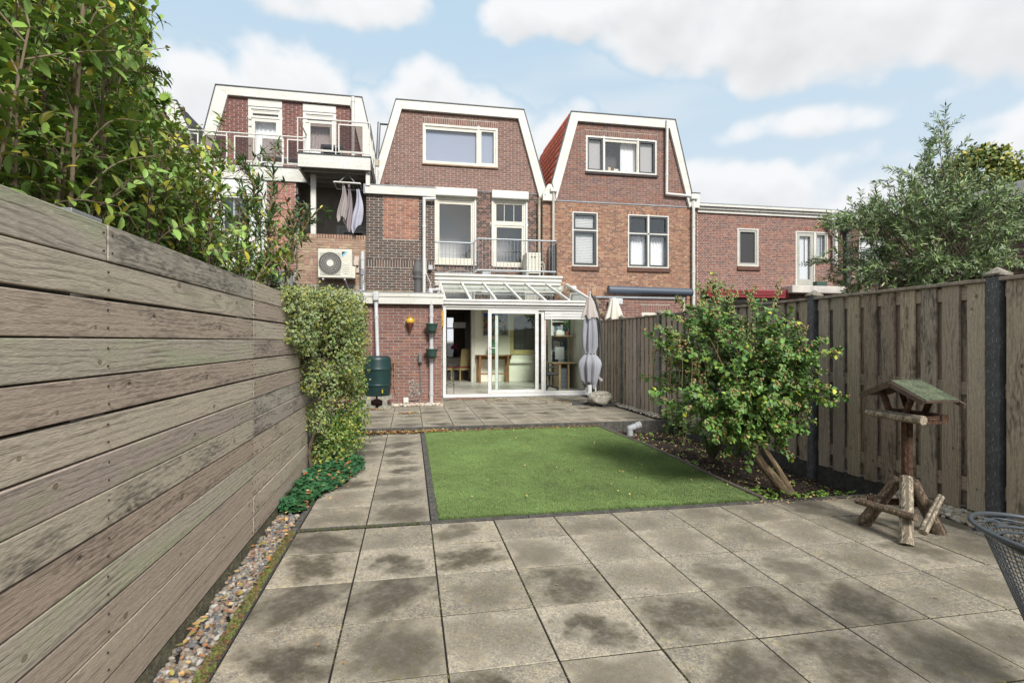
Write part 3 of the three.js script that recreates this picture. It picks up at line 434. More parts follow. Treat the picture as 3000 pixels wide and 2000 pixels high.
// ================= the right house =================
{
  const d = 16.2, H = thing('terraced_house', 'orange brick terraced house with mansard gable and red tiled side', 'house', [6.7, 0, -d], 'terraced houses');
  const O = [[4.952, 8.6], [8.437, 8.61], [9.10, 5.95], [4.33, 6.38]], I = [[5.16, 8.33], [8.248, 8.33], [8.95, 5.80], [4.47, 5.83]];
  const gw = [5.452, 7.839, 6.80, 7.931], w1 = [5.007, 5.836, 3.804, 5.513], w2 = [6.858, 8.258, 3.812, 5.506];
  const up = polyWall(H, [[4.40, 5.82], [9.0, 5.82], [8.35, 8.48], [5.05, 8.48]], d + .0045, .25, [gw], MO.mid);
  bricks(up, { d, y0: 5.84, y1: 8.40, seed: 321, joint: .010, pal: [...PAL.gable, [.30, .13, .09], [.22, .12, .11]], spans: cut((y) => lineX(I[0], I[3])(y) - .05, (y) => lineX(I[1], I[2])(y) + .05, [gw, [5.42, 7.87, 7.93, 8.11]]), soldiers: [[5.42, 7.87, 7.934, 8.105]] });
  const lo = frameWall(H, 4.055, 9.25, -.15, 5.82, d + .0085, .25, [w1, w2], MO.mid);
  const sold = [[4.99, 5.86, 5.516, 5.63], [6.84, 8.28, 5.51, 5.63], [5.15, 5.95, 2.9, 3.12]];
  bricks(lo, { d: d + .004, y0: .9, y1: 5.81, seed: 322, course: .0575, len: .214, cross: true, joint: .0085, pal: PAL.orange, spans: cut(4.05, 9.25, [w1, w2, ...sold]), soldiers: sold }, { n: 300 });
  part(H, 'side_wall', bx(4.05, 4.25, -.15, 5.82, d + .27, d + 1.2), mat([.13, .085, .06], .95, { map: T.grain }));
  gableTrim(H, O, I, d); roofBody(H, [[O[0][0] + .1, O[0][1]], O[1], O[2], [O[3][0] + .1, O[3][1]]], d, M.bitumen);
  part(H, 'lead_flashing', bx(4.45, 8.96, 5.815, 5.85, d - .014, d + .01), M.lead);
  part(H, 'gutter_end', [prism([[4.03, 5.79], [4.44, 5.79], [4.40, 6.02], [4.30, 6.30], [4.20, 6.30], [4.03, 6.0]], d - .12, d + .06)], M.fascia);
  part(H, 'gutter_end', bx(9.02, 9.29, 5.80, 6.26, d - .12, d + .06), M.fascia); part(H, 'roof_edge', bx(9.0, 9.32, 6.262, 6.29, d - .13, d + .06), M.anthra);
  // red pantiles on the side of the mansard, seen past the gable
  const slope = part(H, 'tiled_slope', [new THREE.BufferGeometry().setFromPoints([V3(4.30, 6.36, -d), V3(4.95, 8.6, -d), V3(4.95, 8.6, -d - 4), V3(4.30, 6.36, -d), V3(4.95, 8.6, -d - 4), V3(4.30, 6.36, -d - 4)])].map((g) => { g.computeVertexNormals(); return uvBox(g); }), mat([.40, .09, .05], .9));
  const dir = V3(.65, 2.24, 0).normalize(), nor = V3(-dir.y, dir.x, 0), tg = [], tm = [[.58, .13, .065], [.54, .115, .06], [.62, .15, .08], [.48, .10, .055]].map((c) => mat(c, .75, { map: T.grain }));
  { const s = [], n = 8; for (let i = 0; i <= n; i++) s.push([i / n * .21 - .105, .024 * Math.sin(i / n * 6.28)]); const v = [], ix = []; s.forEach(([x, h]) => { v.push(x, h + .012, 0, x, h + .030, .30, x, h - .004, 0); }); for (let i = 0; i < n; i++) { const a = i * 3; ix.push(a, a + 3, a + 1, a + 1, a + 3, a + 4, a + 2, a + 5, a, a, a + 5, a + 3); } const g = new THREE.BufferGeometry(); g.setAttribute('position', new THREE.Float32BufferAttribute(v, 3)); g.setIndex(ix); g.setAttribute('uv', new THREE.Float32BufferAttribute(v.filter((_, i) => i % 3 !== 1), 2)); g.computeVertexNormals(); tg.push(g); }
  const rt = rng(45), qt = new THREE.Quaternion().setFromRotationMatrix(new THREE.Matrix4().makeBasis(V3(0, 0, -1), nor, dir.clone().negate()));
  for (let row = 0; row < 9; row++) for (let c = 0; c < 17; c++) { const m = shade(new THREE.Mesh(tg[0], tm[Math.floor(rt() * 4)])), p = V3(4.30, 6.36, -d - .10 - c * .2).addScaledVector(dir, .26 * (row + 1)).addScaledVector(nor, .02); m.name = 'tile'; m.quaternion.copy(qt); m.position.set(p.x - H.b[0], p.y, p.z - H.b[2]); slope.add(m); }
  windowUnit(H, { x0: gw[0], x1: gw[1], y0: gw[2], y1: gw[3], d, f: .05, bars: [[.25, .25, 0, 1, .025], [.735, .735, 0, 1, .025]], cells: [[0, .24, 0, 1, { m: M.sash, s: .05, blind: mat([.40, .39, .38], .9) }], [.26, .725, 0, 1, { s: .02, curtain: [.55, 1, M.net], vent: 1 }], [.745, 1, 0, 1, { m: M.sash, s: .05, blind: mat([.40, .39, .38], .9) }]], room: mat([.40, .41, .45], .9) });
  part(H, 'sill', bx(5.43, 7.87, 6.72, 6.798, d - .05, d + .02), mat([.06, .045, .04], .9, { map: T.grain }));
  windowUnit(H, { x0: w1[0], x1: w1[1], y0: w1[2], y1: w1[3], d, f: .035, bars: [[0, 1, .665, .665, .018]], cells: [[0, 1, 0, .655, { m: M.sash, s: .075, slats: .05 }], [0, 1, .675, 1, { m: M.sash, s: .065, slats: .05 }]] });
  windowUnit(H, { x0: w2[0], x1: w2[1], y0: w2[2], y1: w2[3], d, f: .035, bars: [[0, 1, .645, .645, .018], [.5, .5, 0, 1, .03]], cells: [[0, .49, 0, .635, { m: M.sash, s: .06, curtain: [.05, .98, M.net] }], [.51, 1, 0, .635, { m: M.sash, s: .06, curtain: [.0, 1, M.net] }], [0, .49, .655, 1, { m: M.sash, s: .06 }], [.51, 1, .655, 1, { m: M.sash, s: .06 }]], room: mat([.42, .40, .38], .9) });
  for (const w of [w1, w2]) part(H, 'brick_sill', bx(w[0] - .02, w[1] + .05, w[2] - .135, w[2] - .004, d - .05, d + .03, .01), bumpOf(M.brickSill, T.grain, .006));
  const ob = [[5.6 + .62, .10, .14, [.55, .45, .33]], [6.42, .16, .10, [.62, .58, .5]], [6.86, .14, .09, [.75, .73, .68]]];
  for (const [x, w, h, c] of ob) { const v = part(H, 'window_ornament', bx(x, x + w, 6.87, 6.87 + h, d + .10, d + .16, .01), mat(c, .8)); }
  // ground-floor extension of this house
  const e = 13.2, E = thing('brick_extension', 'flat-roofed brown brick extension under the grey awning behind the fence', 'extension', [6, 0, -e]);
  const ew = frameWall(E, 4.72, 7.17, -.15, 2.56, e + .0045, .2, [[5.97, 6.72, .9, 2.20]], MO.mid);
  bricks(ew, { d: e, y0: .9, y1: 2.55, seed: 323, course: .0665, len: .225, pal: PAL.ext, spans: cut(4.95, 7.14, [[5.97, 6.72, .9, 2.20], [5.92, 6.78, 2.20, 2.40]]), soldiers: [[5.92, 6.78, 2.205, 2.395]] }, { n: 200 });
  bricks(ew, { d: e - .004, y0: -.1, y1: 2.55, seed: 324, course: .0665, len: .215, cross: true, pal: [[.36, .24, .12], [.16, .085, .07], [.40, .28, .15], [.14, .08, .07]], spans: () => [[4.72, 4.945]] });
  part(E, 'coping', bx(4.70, 7.19, 2.562, 2.61, e - .04, e + 3), M.lead); part(E, 'corner_trim', bx(7.14, 7.19, -.1, 2.56, e - .02, e + .1), M.white);
  part(E, 'side_wall', bx(7.0, 7.17, -.15, 2.56, e + .21, e + 2.9), MO.mid); part(E, 'side_wall', bx(4.72, 4.9, -.15, 2.56, e + .21, e + 2.9), MO.mid);
  windowUnit(E, { x0: 5.97, x1: 6.72, y0: .9, y1: 2.20, d: e, m: M.cream, f: .07, cells: [[0, 1, 0, 1, { m: mat([.02, .035, .03], .5), s: .06 }]] });
}
// ================= the flat-roofed house further right =================
{
  const d = 16.3, H = thing('flat_roofed_house', 'red brick house with flat roof, small grey window and grey balcony door', 'house', [11.9, 0, -d]);
  const w = [10.796, 11.578, 3.97, 5.241], door = [13.01, 13.76, 3.30, 5.228], sidew = [13.762, 14.265, 4.30, 5.228], low = [9.75, 12.2, 1.6, 2.86], sold = [[10.76, 11.62, 5.245, 5.36], [12.98, 14.3, 5.232, 5.35]];
  const wl = frameWall(H, 9.33, 14.48, -.15, 5.72, d + .0045, .25, [w, door, sidew, low], MO.white);
  bricks(wl, { d, y0: 1.2, y1: 5.70, seed: 331, course: .0575, len: .214, cross: true, joint: .0105, pal: PAL.red, spans: cut(9.34, 14.48, [w, door, sidew, low, ...sold]), soldiers: sold }, { n: 300 });
  part(H, 'cornice', [bx(9.32, 14.5, 5.70, 5.80, d - .06, d + .05), bx(9.30, 14.52, 5.803, 5.88, d - .12, d + .05), bx(9.28, 14.54, 5.883, 5.96, d - .19, d + .05)], M.fascia);
  part(H, 'roof', bx(9.3, 14.5, 5.73, 5.95, d + .26, d + 8), M.bitumen); part(H, 'roof_edge', bx(9.28, 14.55, 5.962, 5.985, d - .2, d + .06), M.lead);
  const gf = mat([.45, .44, .41], .5, { map: T.paint });
  windowUnit(H, { x0: w[0], x1: w[1], y0: w[2], y1: w[3], d, f: .04, cells: [[0, 1, 0, 1, { m: gf, s: .075, pane: mat([.035, .035, .036], .7) }]] });
  part(H, 'brick_sill', bx(10.78, 11.64, 3.83, 3.965, d - .05, d + .02, .01), M.brickSill);
  const dr = windowUnit(H, { name: 'balcony_door', x0: 13.01, x1: 13.76, y0: 3.30, y1: 5.228, d, f: .035, cells: [[0, 1, .0, 1, { m: gf, s: .13, blind: mat([.62, .64, .66], .7) }]] });
  part(dr, 'handle', bx(13.63, 13.66, 4.15, 4.32, d - .05, d - .01), M.white); part(dr, 'kick_panel', bx(13.15, 13.62, 3.4, 3.58, d + .01, d + .05), gf);
  windowUnit(H, { x0: 13.762, x1: 14.265, y0: 4.30, y1: 5.228, d, f: .035, cells: [[0, 1, 0, 1, { m: gf, s: .06, blind: mat([.35, .40, .45], .7) }]] });
  windowUnit(H, { x0: low[0], x1: low[1], y0: low[2], y1: low[3], d, f: .05, m: gf, bars: [[.27, .27, 0, 1, .03]], cells: [[0, .25, 0, 1, { m: gf }], [.29, 1, 0, 1, { m: gf }]] });
  part(H, 'canopy', bx(12.45, 14.5, 3.06, 3.30, 15.75, d - .002, .02), mat([.62, .57, .51], .9, { map: T.dirt }));
  // a darker house beyond it
  const e = 17.0, F = thing('dark_brick_house', 'dark brown brick house with green-framed windows behind the olive tree', 'house', [17, 0, -e]);
  const fw = frameWall(F, 14.9, 20.5, -.15, 5.9, e + .0045, .25, [[16.2, 17.4, 3.7, 5.3]], MO.mid);
  bricks(fw, { d: e, y0: 2.6, y1: 5.85, seed: 332, course: .0575, len: .214, cross: true, joint: .009, pal: [[.14, .065, .05], [.11, .055, .045], [.17, .08, .055]], spans: cut(14.9, 20.5, [[16.2, 17.4, 3.7, 5.3]]) }, { n: 120 });
  part(F, 'fascia', bx(14.88, 20.6, 5.80, 6.10, e - .2, e - .01), M.fascia); part(F, 'roof', bx(14.9, 20.5, 5.85, 6.05, e + .26, e + 7), M.bitumen); part(F, 'side_wall', bx(14.9, 15.1, -.15, 5.84, e + .27, e + 6), mat([.13, .07, .05], .95, { map: T.grain }));
  windowUnit(F, { x0: 16.2, x1: 17.4, y0: 3.7, y1: 5.3, d: e, f: .05, bars: [[0, 1, .66, .66, .02]], cells: [[0, 1, 0, .65, { m: mat([.03, .055, .05], .5), s: .06, slats: .06 }], [0, 1, .67, 1, { m: mat([.03, .055, .05], .5), s: .06, blind: M.blind }]] });
  // the brick house whose side runs along the gardens at the right
  const B = thing('brick_house', 'brown brick house side with white fascia to the right of the olive tree', 'house', [14, 0, -8]);
  const mB = part(B, 'wall', bx(11.0, 16, -.15, 4.15, 3.0, 10.0), mortar([.28, .24, .21])), tm = new THREE.Matrix4().makeRotationY(-Math.PI / 2);
  bricks(mB, { d: 0, y0: 1.4, y1: 4.12, seed: 333, course: .0625, len: .22, pal: [[.15, .075, .058], [.18, .09, .068], [.12, .065, .055]], spans: () => [[-10, -3]], turn: new THREE.Matrix4().makeTranslation(10.992, 0, 0).multiply(tm) });
  part(B, 'fascia', [bx(10.80, 10.93, 4.0, 4.30, 2.9, 10.1), bx(10.82, 16, 4.302, 4.34, 2.9, 10.12)], M.fascia); part(B, 'roof', bx(10.935, 16, 4.155, 4.30, 3.0, 10.0), M.bitumen);
}

// ================= the left house with its balcony =================
{
  const d = 16.4, e = 15.1, f = 14.0, H = thing('terraced_house', 'terraced house with roof balcony, white bay and clothes loggia left of the dark projection', 'house', [-3.4, 0, -d], 'terraced houses');
  const O = [[-5.33, 8.61], [-1.39, 8.59], [-.96, 6.70], [-5.95, 6.0]], I = [[-5.03, 8.365], [-1.72, 8.335], [-1.22, 6.2], [-5.62, 6.0]];
  const d1 = [-4.514, -3.606, 6.05, 8.33], d2 = [-3.04, -2.126, 6.05, 8.30];
  const up = polyWall(H, [[-5.85, 6.0], [-1.15, 6.0], [-1.55, 8.5], [-5.2, 8.5]], d + .007, .25, [d1, d2], MO.white);
  bricks(up, { d, y0: 6.0, y1: 8.40, seed: 341, pal: [[.25, .095, .078], [.22, .085, .07], [.28, .11, .085], [.24, .105, .09]], spans: cut((y) => lineX(I[0], I[3])(y) - .05, (y) => lineX(I[1], I[2])(y) + .05, [d1, d2]) });
  gableTrim(H, O, I, d); roofBody(H, O, d, mat([.06, .06, .065], .85, { map: T.dirt }));
  for (const [k, q] of [d1, d2].entries()) {
    part(H, 'fascia_panel', bx(q[0], q[1], q[3] - .20, q[3], d - .03, d + .03), M.fascia);
    const w = windowUnit(H, { name: 'balcony_door', x0: q[0], x1: q[1], y0: q[2], y1: q[3] - .202, d, f: .07, cells: [[0, 1, .86, 1, { s: .04, vent: 1 }], [0, 1, 0, .85, { s: .10, curtain: [0, 1, M.net] }]], bars: [[0, 1, .855, .855, .02]], room: mat([.5, .48, .45], .9) });
    if (!k) part(w, 'handle', [bx(-3.83, -3.79, 6.93, 7.18, d - .03, d + .01), rod([-3.82, 7.12, d - .05], [-3.96, 7.12, d - .05], .01)], M.grey);
    if (!k) part(w, 'hinge', [7.75, 7.55, 7.0].map((y) => bx(-4.50, -4.43, y, y + .09, d - .04, d)), M.white);
  }
  // balcony deck: a long part at the back and one that stands forward over the loggia
  part(H, 'balcony_fascia', bx(-6.3, -2.70, 5.67, 6.02, e - .05, e + .02), M.fascia); part(H, 'balcony_fascia', bx(-2.71, -.98, 5.752, 6.07, f - .03, f + .02), M.fascia);
  part(H, 'balcony_deck', [bx(-6.3, -2.7, 5.9, 6.0, e + .02, d + .3), bx(-2.70, -.99, 5.92, 6.05, f + .02, e + .02), bx(-2.69, -.99, 5.92, 5.99, e + .03, d + .25)], mat([.35, .34, .32], .9, { map: T.dirt }));
  part(H, 'deck_edge', [bx(-6.3, -2.72, 6.022, 6.045, e - .07, e + .03), bx(-2.73, -.96, 6.072, 6.095, f - .05, f + .03), bx(-.985, -.96, 5.76, 6.07, f + .025, d)], M.anthra);
  part(H, 'side_fascia', [bx(-2.71, -2.67, 5.70, 5.915, f + .025, e + .4), bx(-1.03, -.99, 5.70, 5.915, f + .025, d - .1)], mat([.5, .49, .46], .7, { map: T.paint }));
  for (let i = 0; i < 5; i++) part(H, 'joist', bx(-2.66, -1.04, 5.76, 5.915, f + .35 + i * .46, f + .42 + i * .46), mat([.42, .42, .40], .8, { map: T.paint }));
  part(H, 'post', bx(-2.51, -2.38, 3.0, 5.75, 14.53, 14.66, .008), M.fascia); part(H, 'post', bx(-1.10, -1.0, 5.4, 5.75, f + .08, f + .2), M.fascia);
  // loggia
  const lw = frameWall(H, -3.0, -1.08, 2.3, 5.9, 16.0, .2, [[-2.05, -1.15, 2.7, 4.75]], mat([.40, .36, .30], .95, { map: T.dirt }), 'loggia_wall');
  windowUnit(H, { name: 'loggia_door', x0: -2.05, x1: -1.15, y0: 2.7, y1: 4.75, d: 16.0, f: .09, m: mat([.45, .45, .45], .5), cells: [[0, 1, 0, 1, { s: .10, muntins: [.5], pane: mat([.015, .017, .015], .03) }]] });
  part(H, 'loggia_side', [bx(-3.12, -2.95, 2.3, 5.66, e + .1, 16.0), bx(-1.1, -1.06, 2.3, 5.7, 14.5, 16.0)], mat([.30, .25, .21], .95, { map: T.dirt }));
  part(H, 'side_window', [bx(-2.95, -2.93, 3.85, 5.25, e + .18, e + .24), bx(-2.95, -2.93, 3.85, 5.25, e + .75, e + .80), bx(-2.95, -2.93, 5.19, 5.25, e + .24, e + .75), bx(-2.95, -2.93, 3.85, 3.91, e + .24, e + .75)], mat([.5, .49, .46], .6));
  part(H, 'loggia_floor', bx(-3.0, -1.08, 2.9, 3.0, 14.5, 16.0), M.concrete);
  const pw = frameWall(H, -2.77, -1.105, 2.2, 4.06, 14.3 + .007, .2, [], mortar([.42, .36, .28]), 'parapet');
  bricks(pw, { d: 14.3, y0: 2.9, y1: 4.06, seed: 342, joint: .012, pal: PAL.tan, spans: cut(-2.77, -1.10, [[-2.62, -1.1, 3.36, 3.54]]), soldiers: [[-2.77, -1.10, 4.066, 4.165], [-2.62, -2.20, 3.365, 3.535]] }, { n: 180 });
  const pr = frameWall(H, -3.69, -2.98, 2.2, 5.66, e + .007, .2, [], MO.white, 'pier');
  bricks(pr, { d: e, y0: 2.9, y1: 5.66, seed: 343, joint: .013, pal: PAL.pier, spans: () => [[-3.69, -2.98]] }, { n: 120 });
  // white window wall left of the pier
  part(H, 'window_wall', [bx(-6.3, -3.70, 2.2, 4.12, e - .02, e + .1), bx(-6.3, -3.70, 5.30, 5.66, e - .02, e + .1)], mat([.84, .84, .84], .6, { map: T.paint }));
  windowUnit(H, { x0: -4.85, x1: -3.70, y0: 4.12, y1: 5.30, d: e, f: .06, cells: [[0, 1, 0, 1, { s: .05, curtain: [.55, 1.0, M.net] }]] });
  windowUnit(H, { x0: -6.1, x1: -4.86, y0: 4.12, y1: 5.30, d: e, f: .06, cells: [[0, 1, 0, 1, { s: .05, curtain: [.4, 1, M.net] }]] });
  part(H, 'wall_lamp', [cyl(-2.92, 5.20, 5.32, e + .02, .07, .045), cyl(-2.92, 5.32, 5.37, e + .02, .085, .02)], M.dark);
  const low = thing('flat_roof', 'grey low flat roof below the brick pier behind the wooden fence', 'roof', [-4.2, 2.6, -13.4]); part(low, 'roof_slab', bx(-6.2, -2.8, 2.72, 2.90, 11.9, 14.9), M.bitumen); part(low, 'edge_board', bx(-6.2, -2.4, 2.60, 2.915, 11.84, 11.897), mat([.22, .215, .2], .9, { map: T.dirt }));
  part(low, 'wall_below', bx(-6.1, -2.45, -.15, 2.6, 12.0, 12.2), MO.grey);
  // balustrade: white rails with framed smoked glass panels
  const B = thing('balcony_balustrade', 'white steel balcony balustrade with framed smoked glass panels', 'balustrade', [-3.7, 6.05, -14.6]);
  const panel = (x0, x1, y0, y1, q) => { const fr = part(B, 'panel_frame', [bx(x0, x0 + .03, y0, y1, q - .015, q + .015), bx(x1 - .03, x1, y0, y1, q - .015, q + .015), bx(x0 + .03, x1 - .03, y1 - .03, y1, q - .015, q + .015), bx(x0 + .03, x1 - .03, y0, y0 + .03, q - .015, q + .015)], M.white); part(fr, 'glass_panel', bx(x0 + .03, x1 - .03, y0 + .03, y1 - .03, q - .003, q + .003), M.smoke); };
  part(B, 'rail', [rod([-6.0, 6.87, e], [-2.72, 6.87, e], .02), rod([-2.72, 6.87, e], [-2.72, 6.95, e], .02), rod([-2.72, 6.95, e], [-2.72, 6.95, f], .02), rod([-2.72, 6.95, f], [-1.0, 6.95, f], .02), rod([-1.0, 6.95, f], [-1.0, 6.95, d], .02), rod([-6.0, 6.87, e], [-6.0, 6.87, d], .02), rod([-6, 6.12, e], [-2.72, 6.12, e], .012), rod([-2.72, 6.16, f], [-1, 6.16, f], .012), rod([-1, 6.16, f], [-1, 6.16, d], .012)], M.white);
  part(B, 'baluster', [[-6, e], [-4.68, e], [-4.02, e], [-3.32, e], [-2.72, e], [-2.72, f], [-1.82, f], [-1.0, f], [-1.0, 15], [-1.0, 15.9]].map(([x, q]) => cyl(x, 6.05, q === e ? 6.87 : 6.95, q, .014)), M.white);
  for (const [a, b] of [[-5.9, -5.35], [-5.22, -4.66], [-4.50, -3.95], [-3.84, -3.28], [-3.20, -2.76]]) panel(a, b, 6.14, 6.80, e);
  panel(-2.45, -1.88, 6.17, 6.87, f); panel(-1.76, -1.14, 6.17, 6.87, f);
  // on the balcony
  const C = thing('balcony_chair', 'dark lounge chair standing on the roof balcony behind the glass', 'chair', [-2.05, 6.05, -15.2]);
  part(C, 'shell', [bx(-2.35, -1.78, 6.62, 6.72, 15.05, 15.4, .03), bx(-2.33, -1.8, 6.2, 6.66, 15.36, 15.44, .03), bx(-2.35, -2.27, 6.2, 6.65, 15.06, 15.4, .02), bx(-1.86, -1.78, 6.2, 6.65, 15.06, 15.4, .02)], M.anthra); part(C, 'leg', [cyl(-2.3, 6.05, 6.2, 15.1, .015), cyl(-1.83, 6.05, 6.2, 15.1, .015), cyl(-2.3, 6.05, 6.2, 15.4, .015), cyl(-1.83, 6.05, 6.2, 15.4, .015)], M.anthra);
  const tb = thing('balcony_table', 'low grey slatted table on the balcony behind smoked glass panels', 'table', [-3.6, 6.05, -15.5]);
  part(tb, 'table_top', bx(-4.05, -3.0, 6.36, 6.40, 15.35, 15.75), M.grey); for (const x of [-3.95, -3.1]) part(tb, 'leg', [rod([x, 6.03, 15.4], [x + .1, 6.37, 15.5], .015), rod([x + .1, 6.03, 15.7], [x, 6.37, 15.6], .015)], M.grey);
  // the clothes airer under the deck
  const A = thing('clothes_airer', 'white hanging clothes airer under the balcony deck', 'airer', [-1.55, 5.3, -14.3]);
  part(A, 'frame', [rod([-1.88, 5.45, 14.1], [-1.24, 5.44, 14.1], .022), rod([-1.88, 5.45, 14.75], [-1.24, 5.44, 14.75], .016), rod([-1.88, 5.45, 14.1], [-1.88, 5.45, 14.75], .016), rod([-1.24, 5.44, 14.1], [-1.24, 5.44, 14.75], .016)], M.white); part(A, 'line', [0, 1, 2, 3, 4].map((i) => rod([-1.77 + i * .11, 5.45, 14.1], [-1.77 + i * .11, 5.45, 14.75], .005)), M.white); part(A, 'hanger', [rod([-1.74, 5.47, 14.1], [-1.56, 5.72, 14.3], .008), rod([-1.38, 5.47, 14.1], [-1.56, 5.72, 14.3], .008)], M.grey);
  const cloth = (name, label, x, dd, w, top, bot, c, seed) => { const g = new THREE.PlaneGeometry(1, 1, 18, 20), p = g.attributes.position, r = rng(seed), k = rr(r, 8, 14); for (let i = 0; i < p.count; i++) { const u = p.getX(i), v = .5 - p.getY(i), ww = w * (.25 + .75 * sst(0, .75, v)) * (1 - .25 * sst(.85, 1, v)); p.setXYZ(i, x + u * ww + .03 * Math.sin(v * 5), top - v * (top - bot) - .10 * v * Math.cos(u * 4 + seed), -dd + .045 * Math.sin(u * k + v * 2) * (.3 + v) + u * ww * .4); } g.computeVertexNormals(); solo(name, label, 'laundry', g, mat(c, .95, { map: T.dirt }), 'laundry on the airer'); };
  cloth('laundry_cloth', 'beige cloth hanging long at the left of the airer', -1.66, 14.15, .26, 5.44, 4.50, [.48, .42, .40], 3); cloth('laundry_cloth', 'rose-grey trousers hanging in the middle of the airer', -1.53, 14.22, .22, 5.44, 4.32, [.40, .34, .35], 5); cloth('laundry_cloth', 'pale lilac shirt hanging at the right of the airer', -1.30, 14.12, .30, 5.30, 4.30, [.55, .54, .62], 8);
  // house beyond, further left
  const G = thing('terraced_house', 'gable of a far terraced house half hidden by the conifer', 'house', [-9, 0, -17], 'terraced houses'), gO = [[-10.8, 8.35], [-6.58, 8.33], [-5.6, 6.0], [-11.6, 6.0]], gI = [[-10.5, 8.1], [-6.9, 8.08], [-6.0, 6.0], [-11.2, 6.0]];
  const gw = polyWall(G, [[-11.3, 5.9], [-6.0, 5.9], [-6.8, 8.3], [-10.7, 8.3]], 17.007, .25, [], MO.pale); bricks(gw, { d: 17, y0: 6.4, y1: 8.2, seed: 345, pal: PAL.gable, spans: () => [[-8.6, -6.4]] }); gableTrim(G, gO, gI, 17); roofBody(G, gO, 17, mat([.05, .05, .055], .85)); part(G, 'lower_wall', bx(-11.3, -6.0, -.15, 5.9, 17.0, 17.3), MO.mid);
  part(G, 'roof_light', bx(-7.9, -7.0, 8.35, 8.5, 17.8, 18.6, .05), M.glass);
}
// air-conditioning units: casing, round fan grille, hub, louvres, feet
function acUnit(label, x0, x1, y0, y1, d, dep, fanLeft) {
  const U = thing('air_conditioner', label, 'air conditioner', [(x0 + x1) / 2, y0, -d - dep / 2], 'outdoor air-conditioning units'), cs = part(U, 'casing', bx(x0, x1, y0, y1, d, d + dep, .018), mat([.72, .70, .62], .45, { map: T.paint })), w = x1 - x0, h = y1 - y0;
  if (fanLeft) {
    const cx = x0 + w * .36, cy = y0 + h * .5, R = h * .38; part(U, 'grille_plate', bx(x0 + w * .06, x0 + w * .655, y0 + h * .10, y0 + h * .87, d - .008, d + .002), mat([.50, .49, .44], .6, { map: T.paint }));
    part(U, 'fan_opening', new THREE.CylinderGeometry(R, R, .012, 40).rotateX(Math.PI / 2).translate(cx, cy, -d + .010), mat([.06, .055, .05], .8));
    const g = []; for (let i = 0; i < 46; i++) { const a = i / 46 * 6.28; g.push(rod([cx + Math.cos(a) * R * .27, cy + Math.sin(a) * R * .27, d - .024], [cx + Math.cos(a + .25) * R, cy + Math.sin(a + .25) * R, d - .022], .0035, .0035, 4)); } for (const q of [.45, .63, .8, 1]) g.push(new THREE.TorusGeometry(R * q, .004, 5, 40).translate(cx, cy, -d + .023)); part(U, 'fan_grille', g, mat([.42, .40, .36], .6)); part(U, 'hub', new THREE.CylinderGeometry(R * .3, R * .3, .012, 28).rotateX(Math.PI / 2).translate(cx, cy, -d + .032), M.white);
    part(U, 'louvre', [0, 1, 2, 3, 4, 5].map((i) => tube([[x0 + w * .72, y0 + h * (.50 - i * .065), d - .002], [x0 + w * .82, y0 + h * (.475 - i * .065), d - .006], [x0 + w * .93, y0 + h * (.50 - i * .065), d - .002]], .006, 8, 5)), mat([.60, .58, .52], .5));
    const tri = part(U, 'badge', prism([[x0 + w * .70, y1 - .06], [x0 + w * .81, y1 - .06], [x0 + w * .70, y1 - .15]], d - .006, d), mat([.03, .035, .045], .5)); part(U, 'badge', prism([[x0 + w * .815, y1 - .06], [x0 + w * .87, y1 - .06], [x0 + w * .70, y1 - .20], [x0 + w * .70, y1 - .155]], d - .005, d), mat([.16, .48, .68], .5));
    part(U, 'seam', bx(x0 + w * .675, x0 + w * .68, y0 + .01, y1 - .01, d - .003, d + .002), M.grey); part(U, 'side_cover', bx(x1 - .01, x1 + .075, y0, y0 + h * .42, d + .03, d + .25, .015), cs.material);
    part(U, 'bracket', [bx(x0 + .1, x0 + .14, y0 - .05, y0, d + .02, d + dep + .1), bx(x1 - .2, x1 - .16, y0 - .05, y0, d + .02, d + dep + .1), bar([x1 - .18, y0 - .04, d + .05], [x1 - .1, y0 - .30, d + dep + .08], .03, .03)], M.grey);
  } else {
    part(U, 'vent_panel', [bx(x0 + w * .3, x0 + w * .42, y1 - .16, y1 - .12, d - .004, d + .002), bx(x0 + w * .52, x0 + w * .64, y1 - .16, y1 - .12, d - .004, d + .002)], M.dark); part(U, 'foot', [bx(x0 + .02, x0 + .06, y0 - .05, y0, d, d + dep), bx(x1 - .06, x1 - .02, y0 - .05, y0, d, d + dep)], M.grey); part(U, 'service_pipe', [tube([[x1, y0 + .35, d + .2], [x1 + .12, y0 + .36, d + .2], [x1 + .16, y0 + .2, d + .25], [x1 + .14, y0, d + .3]], .018, 14), tube([[x1, y0 + .25, d + .25], [x1 + .09, y0 + .26, d + .25], [x1 + .12, y0 + .1, d + .3]], .015, 12)], M.white);
  }
  return U;
}
acUnit('cream air-conditioning unit with round fan grille on the tan brick parapet', -2.235, -1.42, 3.02, 3.735, 13.93, .30, true);
{ const U = acUnit('slim cream air-conditioning unit standing on the balcony behind the bars', 3.42, 3.86, 3.47, 4.10, 15.66, .62, false); }

